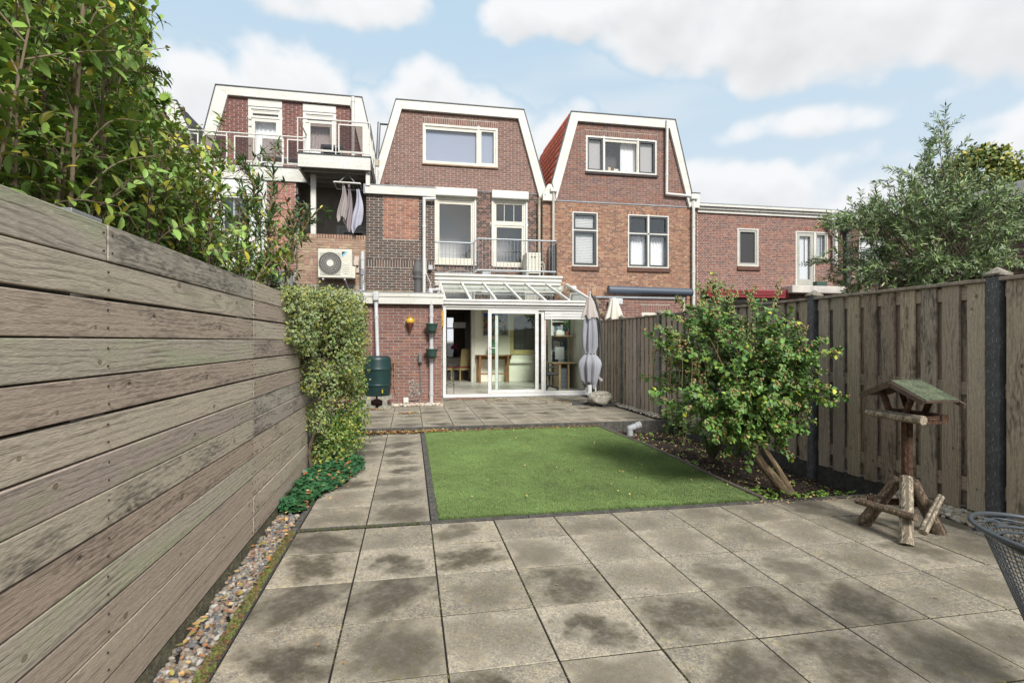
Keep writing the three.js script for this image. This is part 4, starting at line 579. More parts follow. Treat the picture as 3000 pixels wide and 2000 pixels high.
// ================= the conservatory =================
const CX0 = .80, CX1 = 4.58, CD = 13.0;
{
  const H = thing('conservatory', 'white aluminium conservatory with sloping glass roof and sliding doors', 'conservatory', [2.7, .08, -14.2]), d = CD, R = 15.4;
  part(H, 'threshold', [bx(.80, 4.5, .07, .115, d - .05, d + .12), bx(.80, 4.5, .117, .16, d, d + .12)], M.alu);
  part(H, 'drain', bx(.80, 4.5, .076, .09, d - .10, d - .052), M.anthra);
  part(H, 'post', bx(.775, .855, .08, 2.27, d - .02, d + .1, .008), M.alu); part(H, 'post', bx(4.42, 4.52, .08, 2.27, d - .02, d + .1, .008), M.alu);
  const gt = part(H, 'gutter', [bx(.76, 4.60, 2.27, 2.33, d - .03, d + .12, .01), bx(.76, 4.61, 2.333, 2.40, d - .08, d + .12, .012), bx(.76, 4.62, 2.403, 2.46, d - .10, d + .12, .014)], M.alu); part(H, 'header', bx(.86, 4.42, 2.215, 2.268, d, d + .11), M.alu);
  // roof: rafters with glass between
  const RZ = 3.12, yAt = (q) => 2.44 + (RZ - 2.44) * (q - d) / (R - d);
  for (let i = 0; i <= 6; i++) { const x = CX0 + .02 + i * (CX1 - CX0 - .04) / 6; part(H, 'rafter', bar([x, yAt(d - .02) + .02, d - .02], [x, yAt(R) + .02, R], i % 6 ? .055 : .07, .06), M.alu); if (i < 6) { const x2 = CX0 + .02 + (i + 1) * (CX1 - CX0 - .04) / 6; part(H, 'roof_pane', new THREE.BoxGeometry(x2 - x - .055, .008, Math.hypot(R - d, RZ - 2.44)).rotateX(Math.atan2(RZ - 2.44, R - d)).translate((x + x2) / 2, (yAt(d) + yAt(R)) / 2 + .02, -(d + R) / 2), M.roofGlass); } }
  part(H, 'ridge_fascia', [bx(.67, 4.38, 3.10, 3.19, R - .06, R + .05), bx(.66, 4.40, 3.193, 3.30, R - .10, R + .05), bx(.65, 4.42, 3.303, 3.36, R - .15, R + .05)], M.white);
  // the flat roof behind, which carries the balcony
  part(H, 'flat_roof', bx(.70, 4.42, 3.12, 3.34, R + .052, 16.4), mat([.42, .41, .38], .9, { map: T.dirt })); part(H, 'inner_ceiling', bx(.70, 4.9, 2.95, 3.10, R + .06, 17.7), mat([.88, .87, .84], .8));
  
  const sideP = (x, m, name) => { const s = new THREE.Shape([[-d - .1, .1], [-R, .1], [-R, 3.08], [-d - .1, 2.40]].map((p) => new THREE.Vector2(...p))); const g = new THREE.ExtrudeGeometry(s, { depth: .1, bevelEnabled: false }).rotateY(-Math.PI / 2); g.translate(x, 0, 0); return g; };
  part(H, 'left_wall', sideP(.80), mat([.80, .76, .66], .9, { map: T.dirt })); part(H, 'right_wall', sideP(4.68), mat([.70, .66, .56], .9, { map: T.dirt }));
  part(H, 'right_wall', bx(4.60, 4.70, .1, 2.95, 15.41, 17.6), mat([.80, .76, .66], .9, { map: T.dirt }));
  // sliding doors: a wide door slid in front of the fixed pane, and the one beyond
  const leaf = (x0, x1, dd, w, y0 = .165, y1 = 2.21, label) => { const D = part(H, 'sliding_door', [bx(x0, x0 + w, y0, y1, dd, dd + .045, .005), bx(x1 - w, x1, y0, y1, dd, dd + .045, .005), bx(x0 + w, x1 - w, y1 - w, y1, dd, dd + .045, .005), bx(x0 + w, x1 - w, y0, y0 + w * 1.05, dd, dd + .045, .005)], M.alu, label ? { label } : {}); part(D, 'pane', bx(x0 + w, x1 - w, y0 + w, y1 - w, dd + .02, dd + .026), M.doorGlass); part(D, 'seal', [bx(x0 + w, x0 + w + .008, y0 + w, y1 - w, dd + .005, dd + .019), bx(x1 - w - .008, x1 - w, y0 + w, y1 - w, dd + .005, dd + .019), bx(x0 + w, x1 - w, y1 - w - .008, y1 - w, dd + .005, dd + .019), bx(x0 + w, x1 - w, y0 + w, y0 + w + .012, dd + .005, dd + .019)], M.rubber); return D; };
  const D = leaf(1.875, 3.145, d + .0, .088); part(D, 'handle', [rod([1.925, 1.28, d - .03], [2.06, 1.28, d - .03], .009), cyl(1.925, 1.14, 1.33, d - .008, .014), bx(1.915, 1.935, 1.05, 1.12, d - .006, d + .001)], M.alu);
  leaf(2.06, 3.30, d + .05, .075); leaf(3.305, 4.42, d + .055, .035); part(H, 'screen_box', [bx(3.31, 4.42, 2.0, 2.05, d + .03, d + .055), bx(3.31, 4.42, 2.06, 2.12, d + .03, d + .055), bx(3.31, 4.42, 2.13, 2.21, d + .03, d + .055)], M.alu);
  // inside: floor, back wall with a yellow-framed window and the way into the dining room
  part(H, 'floor', bx(.82, 4.9, .06, .118, d + .13, 17.6), mat([.70, .64, .56], .35, { map: T.dirt }));
  const q = 17.6, door = [1.0, 1.98, .1, 2.55], win = [3.28, 4.75, 1.02, 2.42], mW = mat([.90, .85, .72], .9), bw = frameWall(H, .6, 6.2, .06, 3.0, q + .006, .2, [door, win], mW, 'inner_wall');
  const gI = []; { let k = 0; for (let y = .13; y < 2.9; y += .066, k++) for (const [a, b] of cut(2.12, 6.1, [door, win])(y + .03)) { for (let x = Math.floor(a / .225) * .225 + (k % 2) * .11; x < b; x += .225) { const s = Math.max(a, x), t = Math.min(b, x + .216); if (t - s > .03) gI.push(bx(s, t, y, y + .058, q, q + .03)); } } }
  part(bw, 'painted_brickwork', gI, mW, { stuff: true });
  part(H, 'door_frame', [bx(1.98, 2.10, .118, 2.95, q - .06, q + .03), bx(.9, 1.0, .118, 2.95, q - .06, q + .03)], M.cream);
  const yel = mat([.62, .50, .20], .6); const iw = part(H, 'inner_window', [bx(win[0], win[0] + .11, win[2], win[3], q - .03, q + .1), bx(win[1] - .11, win[1], win[2], win[3], q - .03, q + .1), bx(win[0] + .11, win[1] - .11, win[3] - .12, win[3], q - .03, q + .1), bx(win[0] + .11, win[1] - .11, win[2], win[2] + .14, q - .05, q + .1)], yel, { label: 'yellow-painted inner window frame' }); part(iw, 'pane', bx(win[0] + .11, win[1] - .11, win[2] + .14, win[3] - .12, q + .03, q + .036), mat([.10, .10, .095], .04)); part(iw, 'sill', bx(win[0] - .02, win[1], .72, .82, q - .10, q + .02, .01), mW);
  // dining room beyond
  const dk = mat([.42, .36, .29], .9), dk2 = mat([.30, .27, .23], .5); part(H, 'dining_room', [bx(.4, .5, .06, 2.9, q + .2, 24), bx(2.4, 2.5, .06, 2.9, q + .2, 24), bx(.4, 2.5, 2.7, 2.9, q + .2, 24)], dk); part(H, 'dining_floor', bx(.4, 2.5, .05, .112, q, 24), dk2);
  part(H, 'street_wall', [bx(.4, 1.25, .06, 2.9, 24, 24.1), bx(1.95, 2.5, .06, 2.9, 24, 24.1), bx(1.25, 1.95, .06, .75, 24, 24.1), bx(1.25, 1.95, 2.5, 2.9, 24, 24.1)], dk); part(H, 'street_window', [bx(1.25, 1.30, .75, 2.5, 23.95, 24), bx(1.9, 1.95, .75, 2.5, 23.95, 24), bx(1.57, 1.62, .75, 2.5, 23.95, 24), bx(1.3, 1.9, 2.0, 2.05, 23.95, 24)], M.grey);
}

// ================= inside the conservatory =================
{
  const F = .118, dw = mat([.34, .155, .05], .5, { map: T.grain }), rush = mat([.46, .34, .17], .9, { map: T.grain });
  const st = thing('side_table', 'orange pine half-round side table against the cream brick wall', 'table', [2.75, F, -17.2]);
  part(st, 'table_top', new THREE.CylinderGeometry(.62, .62, .03, 28, 1, false, 0, Math.PI).rotateY(Math.PI / 2 + Math.PI).translate(2.72, .985, -17.55), dw); part(st, 'apron', [bx(2.14, 3.28, .86, .97, 17.46, 17.5), bx(2.2, 2.24, .86, .97, 17.05, 17.46), bx(3.1, 3.14, .86, .97, 17.05, 17.46)], dw); part(st, 'shelf_rail', bx(2.2, 3.14, .38, .42, 17.1, 17.14), dw);
  for (const [x, q] of [[2.2, 17.1], [3.12, 17.1], [2.2, 17.5], [3.12, 17.5]]) part(st, 'leg', bx(x - .03, x + .03, F, .965, q - .03, q + .03), dw);
  solo('glass_bottle', 'green glass demijohn on the pine side table', 'bottle', new THREE.LatheGeometry([[0, 0], [.13, 0], [.15, .05], [.15, .28], [.12, .36], [.045, .42], [.04, .50], [.055, .51]].map((p) => new THREE.Vector2(...p)), 24).translate(2.66, 1.002, -17.3), mat([.20, .42, .24], .1, { transmission: .6, thickness: 0 }));
  const art = thing('wall_panel', 'colourful stained-glass style panel hung on the cream brick wall', 'picture', [2.75, 1.85, -17.56]); const ra = rng(9), cols = [[.03, .10, .35], [.30, .04, .03], [.05, .22, .06], [.35, .24, .03], [.02, .05, .02], [.12, .25, .30], [.30, .12, .02]];
  part(art, 'frame', [bx(2.33, 2.37, 1.60, 2.42, 17.53, 17.58), bx(3.19, 3.23, 1.60, 2.42, 17.53, 17.58), bx(2.37, 3.19, 2.38, 2.42, 17.53, 17.58), bx(2.37, 3.19, 1.6, 1.64, 17.53, 17.58)], M.cream); { const g = []; for (let i = 0; i < 14; i++) for (let j = 0; j < 13; j++) { const x = 2.37 + i * .0585, y = 1.64 + j * .0569, c = j > 10 ? cols[0] : cols[Math.floor(ra() * 7)]; const s = prism([[x + ra() * .01, y + ra() * .01], [x + .055, y + ra() * .012], [x + .05 + ra() * .006, y + .054], [x + ra() * .01, y + .05]], 17.55, 17.556); g.push(paintGeo(uvBox(flat(s)), c)); } part(art, 'glass_pieces', g, mat([1, 1, 1], .35, { vertexColors: true }), { stuff: true }); part(art, 'backing', bx(2.37, 3.19, 1.64, 2.38, 17.557, 17.57), M.dark); }
  // dining table, cloth and chairs beyond the doorway
  const dt = thing('dining_table', 'white-legged dining table in the dark dining room', 'table', [1.45, .11, -19.3]); part(dt, 'table_top', bx(1.0, 1.9, .83, .86, 18.9, 20.3), M.white); for (const [x, q] of [[1.07, 19], [1.83, 19], [1.07, 20.2], [1.83, 20.2]]) part(dt, 'leg', cyl(x, .112, .83, q, .035), M.white);
  { const g = new THREE.PlaneGeometry(1.15, 1.7, 40, 40).rotateX(-Math.PI / 2).translate(1.45, .872, -19.6), p = g.attributes.position; for (let i = 0; i < p.count; i++) { const x = p.getX(i) - 1.45, z = -p.getZ(i) - 19.6, ox = Math.max(0, Math.abs(x) - .46), oz = Math.max(0, Math.abs(z) - .71), o = Math.max(ox, oz); if (o > 0) p.setXYZ(i, 1.45 + clamp(x, -.47, .47) + Math.sign(x) * ox * .12 + .01 * Math.sin(z * 20), .872 - o * 2.4 - .05 * Math.sin(x * 9) * o * 4, -(19.6 + clamp(z, -.72, .72) + Math.sign(z) * oz * .12)); } g.computeVertexNormals(); solo('tablecloth', 'white cloth draped over the dining table', 'tablecloth', g, mat([.62, .58, .50], .95)); }
  const chair = (x, q, turn, label) => { const c = thing('dining_chair', label, 'chair', [x, .11, -q], 'rush dining chairs'); c.b = [0, 0, 0]; c.rotation.y = turn; part(c, 'seat', bx(-.22, .22, .44, .48, -.22, .22, .01), mat([.25, .03, .03], .9)); part(c, 'seat_frame', [bx(-.23, .23, .36, .437, -.23, -.2), bx(-.23, .23, .36, .437, .2, .23), bx(-.23, -.2, .36, .437, -.2, .2), bx(.2, .23, .36, .437, -.2, .2)], rush); part(c, 'backrest', bar([0, .49, .22], [0, 1.08, .30], .42, .035).rotateX(0), rush); for (const [a, e] of [[-.2, -.2], [.2, -.2], [-.2, .2], [.2, .2]]) part(c, 'leg', bx(a - .022, a + .022, 0, .36, e - .022, e + .022), rush); };
  chair(1.12, 18.35, 1.9, 'rush dining chair left of the white tablecloth'); chair(1.72, 18.30, -2.6, 'rush dining chair with its back to the doorway jamb');
  const clk = thing('longcase_clock', 'dark carved longcase clock just inside the dark dining room', 'clock', [1.05, .11, -18.6]), ck = mat([.035, .018, .012], .45); part(clk, 'case', [bx(.82, 1.10, .11, .7, 18.5, 18.8, .01), bx(.86, 1.06, .7, 1.65, 18.55, 18.78, .01), bx(.80, 1.12, 1.65, 1.72, 18.48, 18.8, .01)], ck); part(clk, 'hood', [bx(.82, 1.10, 1.72, 2.05, 18.5, 18.8, .01), prism([[.80, 2.05], [1.12, 2.05], [1.04, 2.17], [.96, 2.22], [.88, 2.17]], 18.5, 18.8), cyl(.96, 2.2, 2.32, 18.6, .03, .01)], ck); part(clk, 'dial', new THREE.CylinderGeometry(.09, .09, .01, 24).rotateX(Math.PI / 2).translate(.96, 1.88, -18.495), M.cream);
  const pl = thing('pendant_lamp', 'white pendant lamp shade hanging in the dark dining room', 'lamp', [1.72, 1.9, -19.2]); part(pl, 'lamp_shade', bx(1.52, 1.94, 1.92, 2.12, 19.0, 19.4, .01), M.net); part(pl, 'cable', rod([1.73, 2.12, 19.2], [1.73, 2.7, 19.2], .006), M.dark);
  const vs = thing('flower_vase', 'dark vase of pink flowers on the dining table', 'vase', [1.62, .875, -19.7]); part(vs, 'vase', new THREE.LatheGeometry([[0, 0], [.06, 0], [.08, .1], [.05, .22], [.06, .24]].map((p) => new THREE.Vector2(...p)), 18).translate(1.62, .875, -19.7), M.dark); part(vs, 'flower', [[1.58, 1.28], [1.70, 1.30], [1.52, 1.22], [1.66, 1.2]].map(([x, y]) => new THREE.IcosahedronGeometry(.06, 1).translate(x, y, -19.65)), mat([.45, .08, .18], .8)); part(vs, 'stalk', [[1.58, 1.28], [1.70, 1.30], [1.52, 1.22]].map(([x, y]) => rod([1.62, 1.1, 19.7], [x, y, 19.66], .008)), mat([.04, .09, .03], .8));
  // wire stand just inside the door
  { const g = []; for (let i = 0; i < 5; i++) g.push(new THREE.TorusGeometry(.10, .006, 6, 18).rotateX(i % 2 ? .5 : 1.2).translate(1.0, .35 + i * .13, -13.6)); for (const x of [.91, 1.09]) g.push(rod([x, .118, 13.6], [x, 1.0, 13.6], .008)); solo('wire_stand', 'black scrolled wire plant stand inside the open sliding door', 'plant stand', g, M.dark); }
  // home office at the right
  const dk = thing('desk', 'light beech desk behind the right-hand glass door', 'desk', [4.2, F, -15]), bch = mat([.48, .33, .18], .5, { map: T.grain }); part(dk, 'desk_top', bx(3.85, 4.55, .83, .86, 14.3, 14.98, .004), bch); part(dk, 'end_panel', bx(4.05, 4.1, F, .83, 14.35, 14.95), bch); part(dk, 'end_panel', bx(4.3, 4.35, F, .83, 14.35, 14.9), bch); part(dk, 'drawer_unit', bx(4.11, 4.29, F, .70, 14.4, 14.9), mat([.09, .10, .12], .5)); part(dk, 'drawer_front', [.2, .32, .44, .56].map((y) => bx(4.12, 4.28, y, y + .10, 14.385, 14.399)), mat([.13, .14, .17], .4)); part(dk, 'raised_shelf', bx(4.0, 4.55, 1.58, 1.61, 14.5, 14.97), bch); part(dk, 'leg', [bx(3.87, 3.92, F, .83, 14.9, 14.97), bx(4.48, 4.53, F, .83, 14.9, 14.97), cyl(4.5, .86, 1.58, 14.8, .02)], bch);
  solo('computer', 'grey computer monitor turned on the beech desk', 'computer', [bx(4.05, 4.32, .93, 1.28, 14.75, 14.79, .01), bx(4.15, 4.22, .86, .94, 14.75, 14.8)], M.grey); solo('printer', 'white printer on the raised shelf over the desk', 'printer', [bx(4.02, 4.26, 1.612, 1.73, 14.52, 14.82, .015), bx(4.05, 4.2, 1.73, 1.76, 14.55, 14.8)], M.white);
  const ps = thing('house_plant', 'small green house plant beside the printer', 'plant', [4.38, 1.61, -14.7]); part(ps, 'pot', cyl(4.38, 1.612, 1.72, 14.7, .05, .065), mat([.3, .12, .07], .8)); { const r = rng(4), g = []; for (let i = 0; i < 40; i++) { const l = leafLike(.09, .05); l.applyQuaternion(QE(rr(r, -1, 1), r() * 6.28, rr(r, -.2, 1.2))); l.translate(4.38 + rr(r, -.06, .06), 1.76 + rr(r, 0, .22), -14.7 + rr(r, -.06, .06)); g.push(l); } part(ps, 'leaves', g, mat([.10, .22, .05], .7), { stuff: true }); }
  const bs = thing('bookcase', 'white bookcase filled with books and folders in the corner', 'bookcase', [4.25, F, -15.2]); part(bs, 'upright', [bx(4.0, 4.03, F, 2.25, 15.0, 15.35), bx(4.5, 4.53, F, 2.25, 15.0, 15.35)], M.white); for (const y of [.2, .72, 1.16, 1.60, 2.0, 2.22]) part(bs, 'shelf', bx(4.032, 4.498, y, y + .025, 15.0, 15.35), M.white); part(bs, 'back_panel', bx(4.032, 4.498, F, 2.24, 15.355, 15.37), M.white);
  { const BK = (y, c) => (c[0] > .5 ? 'white' : c[0] > .3 ? 'pale grey' : c[2] > .3 ? 'bright blue' : c[1] > .18 ? 'teal' : c[2] > .2 ? 'dark blue' : 'black') + ' book on the ' + (y < 1 ? 'low' : y < 1.4 ? 'middle' : 'upper') + ' shelf of the white bookcase'; const r = rng(12), bc = [[.03, .10, .22], [.55, .54, .5], [.04, .2, .25], [.1, .1, .1], [.35, .35, .4], [.03, .15, .35]]; for (const y of [.745, 1.185, 1.625]) for (let x = 4.04; x < 4.42;) { const w = rr(r, .025, .06); const c = bc[Math.floor(r() * 6)]; solo('book', BK(y, c), 'book', bx(x, x + w - .003, y, y + rr(r, .24, .31), 15.03, 15.26), mat(c, .7), 'books on the bookcase'); x += w; } }
  const oc = thing('office_chair', 'black swivel office chair in front of the beech desk', 'chair', [3.72, F, -14.2]); part(oc, 'seat', bx(3.55, 3.95, .52, .60, 14.0, 14.45, .035), M.rubber); part(oc, 'backrest', new THREE.SphereGeometry(1, 18, 12).scale(.06, .24, .2).rotateZ(.12).translate(3.53, 1.02, -14.2), M.rubber); part(oc, 'back_bar', tube([[3.53, 1.0, 14.2], [3.46, .75, 14.2], [3.55, .55, 14.2], [3.75, .52, 14.2]], .025, 16), M.rubber); part(oc, 'armrest', [tube([[3.6, .55, 13.98], [3.62, .74, 13.97], [3.85, .74, 13.97]], .022, 12), tube([[3.6, .55, 14.46], [3.62, .74, 14.46], [3.85, .74, 14.46]], .022, 12)], M.rubber); part(oc, 'column', cyl(3.74, .22, .52, 14.2, .03), M.rubber);
  for (let i = 0; i < 5; i++) { const a = i * 1.257 + .3; part(oc, 'foot', [rod([3.74, .24, 14.2], [3.74 + .28 * Math.cos(a), .17, 14.2 + .28 * Math.sin(a)], .022, .018), new THREE.SphereGeometry(.03, 10, 8).translate(3.74 + .28 * Math.cos(a), .148, -14.2 - .28 * Math.sin(a))], M.rubber); }
  const vb = thing('vertical_blind', 'beige vertical slatted blind drawn behind the right-hand glass door', 'blind', [4.15, .2, -13.25]); const vm = mat([.36, .31, .25], .9, { map: T.dirt }); for (let i = 0; i < 14; i++) { const x = 3.92 + i * .036; part(vb, 'slat', bar([x, .18, 13.28], [x, 2.05, 13.28], .045, .003).rotateY(0), vm); } part(vb, 'headrail', bx(3.9, 4.42, 2.05, 2.09, 13.25, 13.31), M.white);
}
// ================= fittings on the walls =================
{
  const pipe = (label, pts, r, m, clips = [], name = 'downpipe') => { const t = thing(name, label, name === 'downpipe' ? 'downpipe' : 'pipe', [pts.at(-1)[0], Math.min(...pts.map((p) => p[1])), -pts.at(-1)[2]], name === 'downpipe' ? 'drainpipes on the house walls' : undefined); part(t, 'pipe', bend(pts, r, 14), m); for (const c of clips) part(t, 'collar', rod([c[0], c[1] - .035, c[2]], [c[0], c[1] + .035, c[2]], r * 1.16, r * 1.16, 14), m); return t; };
  const e = 11.8 - .06, t1 = pipe('grey downpipe running into the green water barrel', [[-.70, 2.45, e - .10], [-.70, 2.2, e - .09], [-.66, 1.12, e - .22]], .038, M.pipe, [[-.69, 1.95, e - .12]]); part(t1, 'hopper', bx(-.755, -.645, 2.30, 2.49, e - .17, e - .08, .01), M.pipe);
  const t2 = pipe('grey downpipe with two green pots beside the conservatory', [[.455, .1, e], [.455, 2.45, e], [.44, 2.56, e + .1], [.62, 2.60, e + .5], [.70, 2.95, 14.0]].slice(0, 4), .042, M.pipe, [[.455, 2.0, e], [.455, 1.3, e], [.455, .32, e]]);
  pipe('grey downpipe on the dark brick projection wall', [[.66, 5.15, 14.09], [.36, 5.13, 14.09], [.36, 2.52, 14.09]], .042, M.pvc, [[.36, 4.42, 14.09], [.36, 3.2, 14.09]]);
  pipe('beige downpipe in the corner beside the orange brick house', [[4.12, 5.98, 16.1], [3.96, 5.86, 16.25], [3.96, 5.6, 16.3], [3.96, 3.4, 16.3]], .045, M.pipeTan, [[3.96, 5.4, 16.3]]);
  const h = pipe('cream downpipe with hopper at the left edge of the orange brick house', [[4.36, 6.1, 16.08], [4.36, 3.45, 16.12]], .042, mat([.60, .55, .47], .6, { map: T.dirt }), [[4.36, 5.0, 16.11]]); part(h, 'hopper', bx(4.25, 4.47, 6.05, 6.17, 16.0, 16.12, .02), M.pvc);
  const h2 = pipe('long white downpipe with hopper at the right edge of the orange brick house', [[9.08, 6.1, 16.1], [9.08, .0, 16.1]], .05, M.pvc, [[9.08, 5.2, 16.1], [9.08, 3.7, 16.1], [9.08, 2.9, 16.1]]); part(h2, 'hopper', bx(8.96, 9.20, 6.05, 6.17, 16.0, 16.14, .02), M.pvc);
  pipe('white bent downpipe across the gable of the orange brick house', [[8.14, 8.56, 16.06], [8.14, 6.2, 16.1], [9.0, 6.17, 16.1]], .045, M.pvc, [[8.14, 8.3, 16.07], [8.14, 7.3, 16.08], [8.14, 6.8, 16.09]]);
  const h3 = pipe('white offset downpipe with hopper on the flat-roofed red brick house', [[14.27, 5.6, 16.05], [14.27, 5.45, 16.05], [14.46, 5.15, 16.15], [14.46, 4.0, 16.15]], .06, M.pvc); part(h3, 'hopper', bx(14.13, 14.42, 5.58, 5.86, 15.95, 16.12, .02), M.pipe);
  const h4 = pipe('dark grey downpipe with square hopper on the dark brick house', [[15.6, 5.6, 16.9], [15.6, 3.4, 16.9]], .06, M.anthra); part(h4, 'hopper', bx(15.45, 15.75, 5.45, 5.75, 16.7, 16.95), M.anthra);
  pipe('white drain pipe on the gable of the balcony house', [[-1.63, 8.56, 16.25], [-1.63, 6.1, 16.25]], .05, M.pvc, [[-1.63, 8.45, 16.25]]);
  const h5 = pipe('white downpipe in the gap between the balcony house and the middle gable', [[-.95, 6.55, 16.0], [-.95, 6.2, 16.0], [-.97, 5.5, 16.0]], .045, M.pvc); part(h5, 'hopper', cyl(-.95, 6.5, 6.68, 16.0, .075, .085), M.pipeTan);
  pipe('galvanised flue pipe bent towards the middle gable roof', [[-1.0, 6.7, 17.0], [-.93, 8.15, 17.0], [-.55, 8.15, 17.0]], .05, M.galv, [], 'flue_pipe');
  pipe('grey pipe at the corner of the air-conditioner wall', [[-1.18, 3.72, 14.1], [-1.18, 2.75, 14.1], [-1.32, 2.62, 14.0]], .05, M.pipe, [[-1.18, 3.55, 14.1]], 'drain_pipe');
  solo('roof_drain', 'cream drain elbow beside the white wall under the brick pier', 'pipe', [...bend([[-3.02, 2.9, 14.85], [-3.02, 3.12, 14.85], [-2.92, 3.2, 14.95], [-2.85, 3.35, 15.0]], .06)], mat([.62, .56, .46], .6, { map: T.dirt }));
  // standpipe with the wire in front of the extension
  solo('aerial_pole', 'thin galvanised pole with wires beside the extension', 'pole', [cyl(-.98, 1.55, 2.95, 11.55, .018, .018, 10), tube([[-.98, 2.9, 11.55], [-.92, 2.95, 11.55], [-.95, 2.7, 11.6], [-1.06, 2.45, 11.7]], .008, 14), bx(-1.0, -.94, 2.82, 2.9, 11.5, 11.58)], M.galv);
  // flue on the extension roof
  const fl = thing('roof_flue', 'dark grey boiler flue standing on the flat extension roof', 'flue', [.18, 2.46, -13]); part(fl, 'stack', new THREE.LatheGeometry([[.085, 0], [.085, .46], [.12, .48], [.12, .52], [.09, .54], [.125, .62], [.12, .66], [.085, .84], [.07, .86], [.07, .92], [.075, .93], [0, .93]].map((p) => new THREE.Vector2(...p)), 24).translate(.18, 2.456, -13), mat([.12, .115, .11], .7, { map: T.dirt }));
  // white roof hose bundle at the conservatory edge
  solo('roof_hose', 'white hose loops at the corner of the conservatory roof', 'hose', [tube([[.62, 2.5, 12.4], [.70, 2.75, 12.9], [.62, 2.8, 13.3], [.72, 2.95, 14.0]], .035, 20), tube([[.70, 2.48, 12.5], [.76, 2.62, 12.9], [.70, 2.7, 13.3]], .03, 16), tube([[.40, 3.6, 14.1], [.42, 3.2, 14.1], [.52, 2.9, 14.0], [.45, 2.7, 14.0]], .012, 14)], mat([.62, .58, .52], .6, { map: T.dirt }));
  solo('junction_box', 'small grey junction box high on the dark brick projection', 'junction box', [bx(.47, .58, 3.30, 3.42, 14.08, 14.18, .01)], M.grey);
  solo('electrical_box', 'grey weatherproof socket box on the red brick extension', 'socket', [bx(.18, .255, .98, 1.18, 11.70, 11.79, .01), bx(.195, .24, 1.0, 1.16, 11.69, 11.70), tube([[.22, .98, 11.77], [.225, .6, 11.77], [.225, .3, 11.78], [.20, .20, 11.78], [.1, .175, 11.78], [-.05, .18, 11.78]], .009, 30)], mat([.16, .155, .145], .6)); solo('cable_box', 'white cable box low on the red brick extension', 'junction box', [bx(-.14, -.03, .13, .24, 11.72, 11.79, .008)], M.white);
  solo('switch_box', 'grey wall box with wiring on the orange backboard by the air conditioner', 'switch', [bx(-1.40, -1.28, 3.2, 3.62, 14.26, 14.29), bx(-1.41, -1.29, 3.38, 3.52, 14.19, 14.26, .008), rod([-1.36, 3.38, 14.22], [-1.38, 3.15, 14.22], .012)], mat([.50, .42, .36], .6));
  solo('wall_bracket', 'yellow insect trap box at the left post of the conservatory', 'trap', [bx(.735, .785, 1.92, 2.18, 12.84, 12.95, .01), bx(.745, .79, 1.80, 1.92, 12.86, 12.95, .01)], mat([.50, .30, .05], .6));
  // yellow glazed amphora on the wall
  const am = thing('wall_amphora', 'yellow-glazed terracotta wall amphora with pointed foot on the brick extension', 'pot', [.005, 1.66, -11.66]); const prof = [[0, 0], [.02, .04], [.078, .18]], top = [[.078, .18], [.086, .21], [.08, .245], [.062, .265], [.066, .285], [.078, .295], [.066, .29]]; const lathe = (p, s = 24) => new THREE.LatheGeometry(p.map((q) => new THREE.Vector2(...q)), s).translate(.005, 1.66, -11.68); part(am, 'cone', lathe(prof), mat([.22, .06, .025], .7, { map: T.grain })); part(am, 'glazed_rim', lathe(top), mat([.62, .36, .03], .22)); part(am, 'handle', [new THREE.TorusGeometry(.016, .006, 6, 14).translate(-.082, 1.895, -11.68), new THREE.TorusGeometry(.016, .006, 6, 14).translate(.092, 1.895, -11.68)], mat([.62, .36, .03], .22));
  for (const [y, w] of [[1.62, 'upper'], [1.08, 'lower']]) { const p = thing('wall_pot', w + ' dark green half-round pot clipped on the grey downpipe', 'pot', [.46, y, -11.6], 'pots on the downpipe'); part(p, 'bowl', new THREE.LatheGeometry([[0, 0], [.075, 0], [.095, .07], [.125, .18], [.14, .185], [.14, .205], [.12, .205], [.10, .16]].map((q) => new THREE.Vector2(...q)), 24).translate(.46, y, -11.62), mat([.035, .075, .06], .5)); part(p, 'soil_fill', new THREE.CylinderGeometry(.115, .115, .01, 20).translate(.46, y + .17, -11.62), M.dark); }
  // awnings
  const aw = thing('awning_cassette', 'dark blue-grey rounded awning cassette on the orange brick house', 'awning', [7.6, 2.9, -15.9]); part(aw, 'cassette', rod([6.13, 3.06, 15.95], [8.90, 3.02, 15.95], .125, .125, 20), M.blueGrey); part(aw, 'end_cap', [rod([6.10, 3.06, 15.95], [6.13, 3.06, 15.95], .135, .135, 20), rod([8.90, 3.02, 15.95], [8.93, 3.02, 15.95], .135, .135, 20)], M.blueGrey); part(aw, 'bracket', [bx(6.5, 6.6, 3.0, 3.1, 16.05, 16.2), bx(8.4, 8.5, 3.0, 3.1, 16.05, 16.2)], M.anthra);
  const ra = thing('awning_cassette', 'dark red awning box on the flat-roofed red brick house', 'awning', [11, 2.95, -16.15]); part(ra, 'cassette', [bx(9.56, 12.43, 2.95, 3.15, 16.0, 16.25, .02), bx(9.58, 12.41, 2.90, 2.948, 16.0, 16.05)], M.red); part(ra, 'end_cap', [bx(9.50, 9.555, 2.92, 3.17, 15.97, 16.26), bx(12.435, 12.49, 2.92, 3.17, 15.97, 16.26)], M.red); part(ra, 'rib', [.0, .05, .10].map((k) => bx(9.56, 12.43, 2.99 + k, 3.0 + k, 15.99, 15.999)), mat([.16, .02, .025], .5));
  solo('gutter_tank', 'grey gutter hopper and pipe on the wall behind the beige parasol', 'pipe', [bx(5.02, 5.38, 2.38, 2.54, 13.0, 13.14, .03), cyl(5.2, 1.9, 2.38, 13.08, .065)], M.pipe);
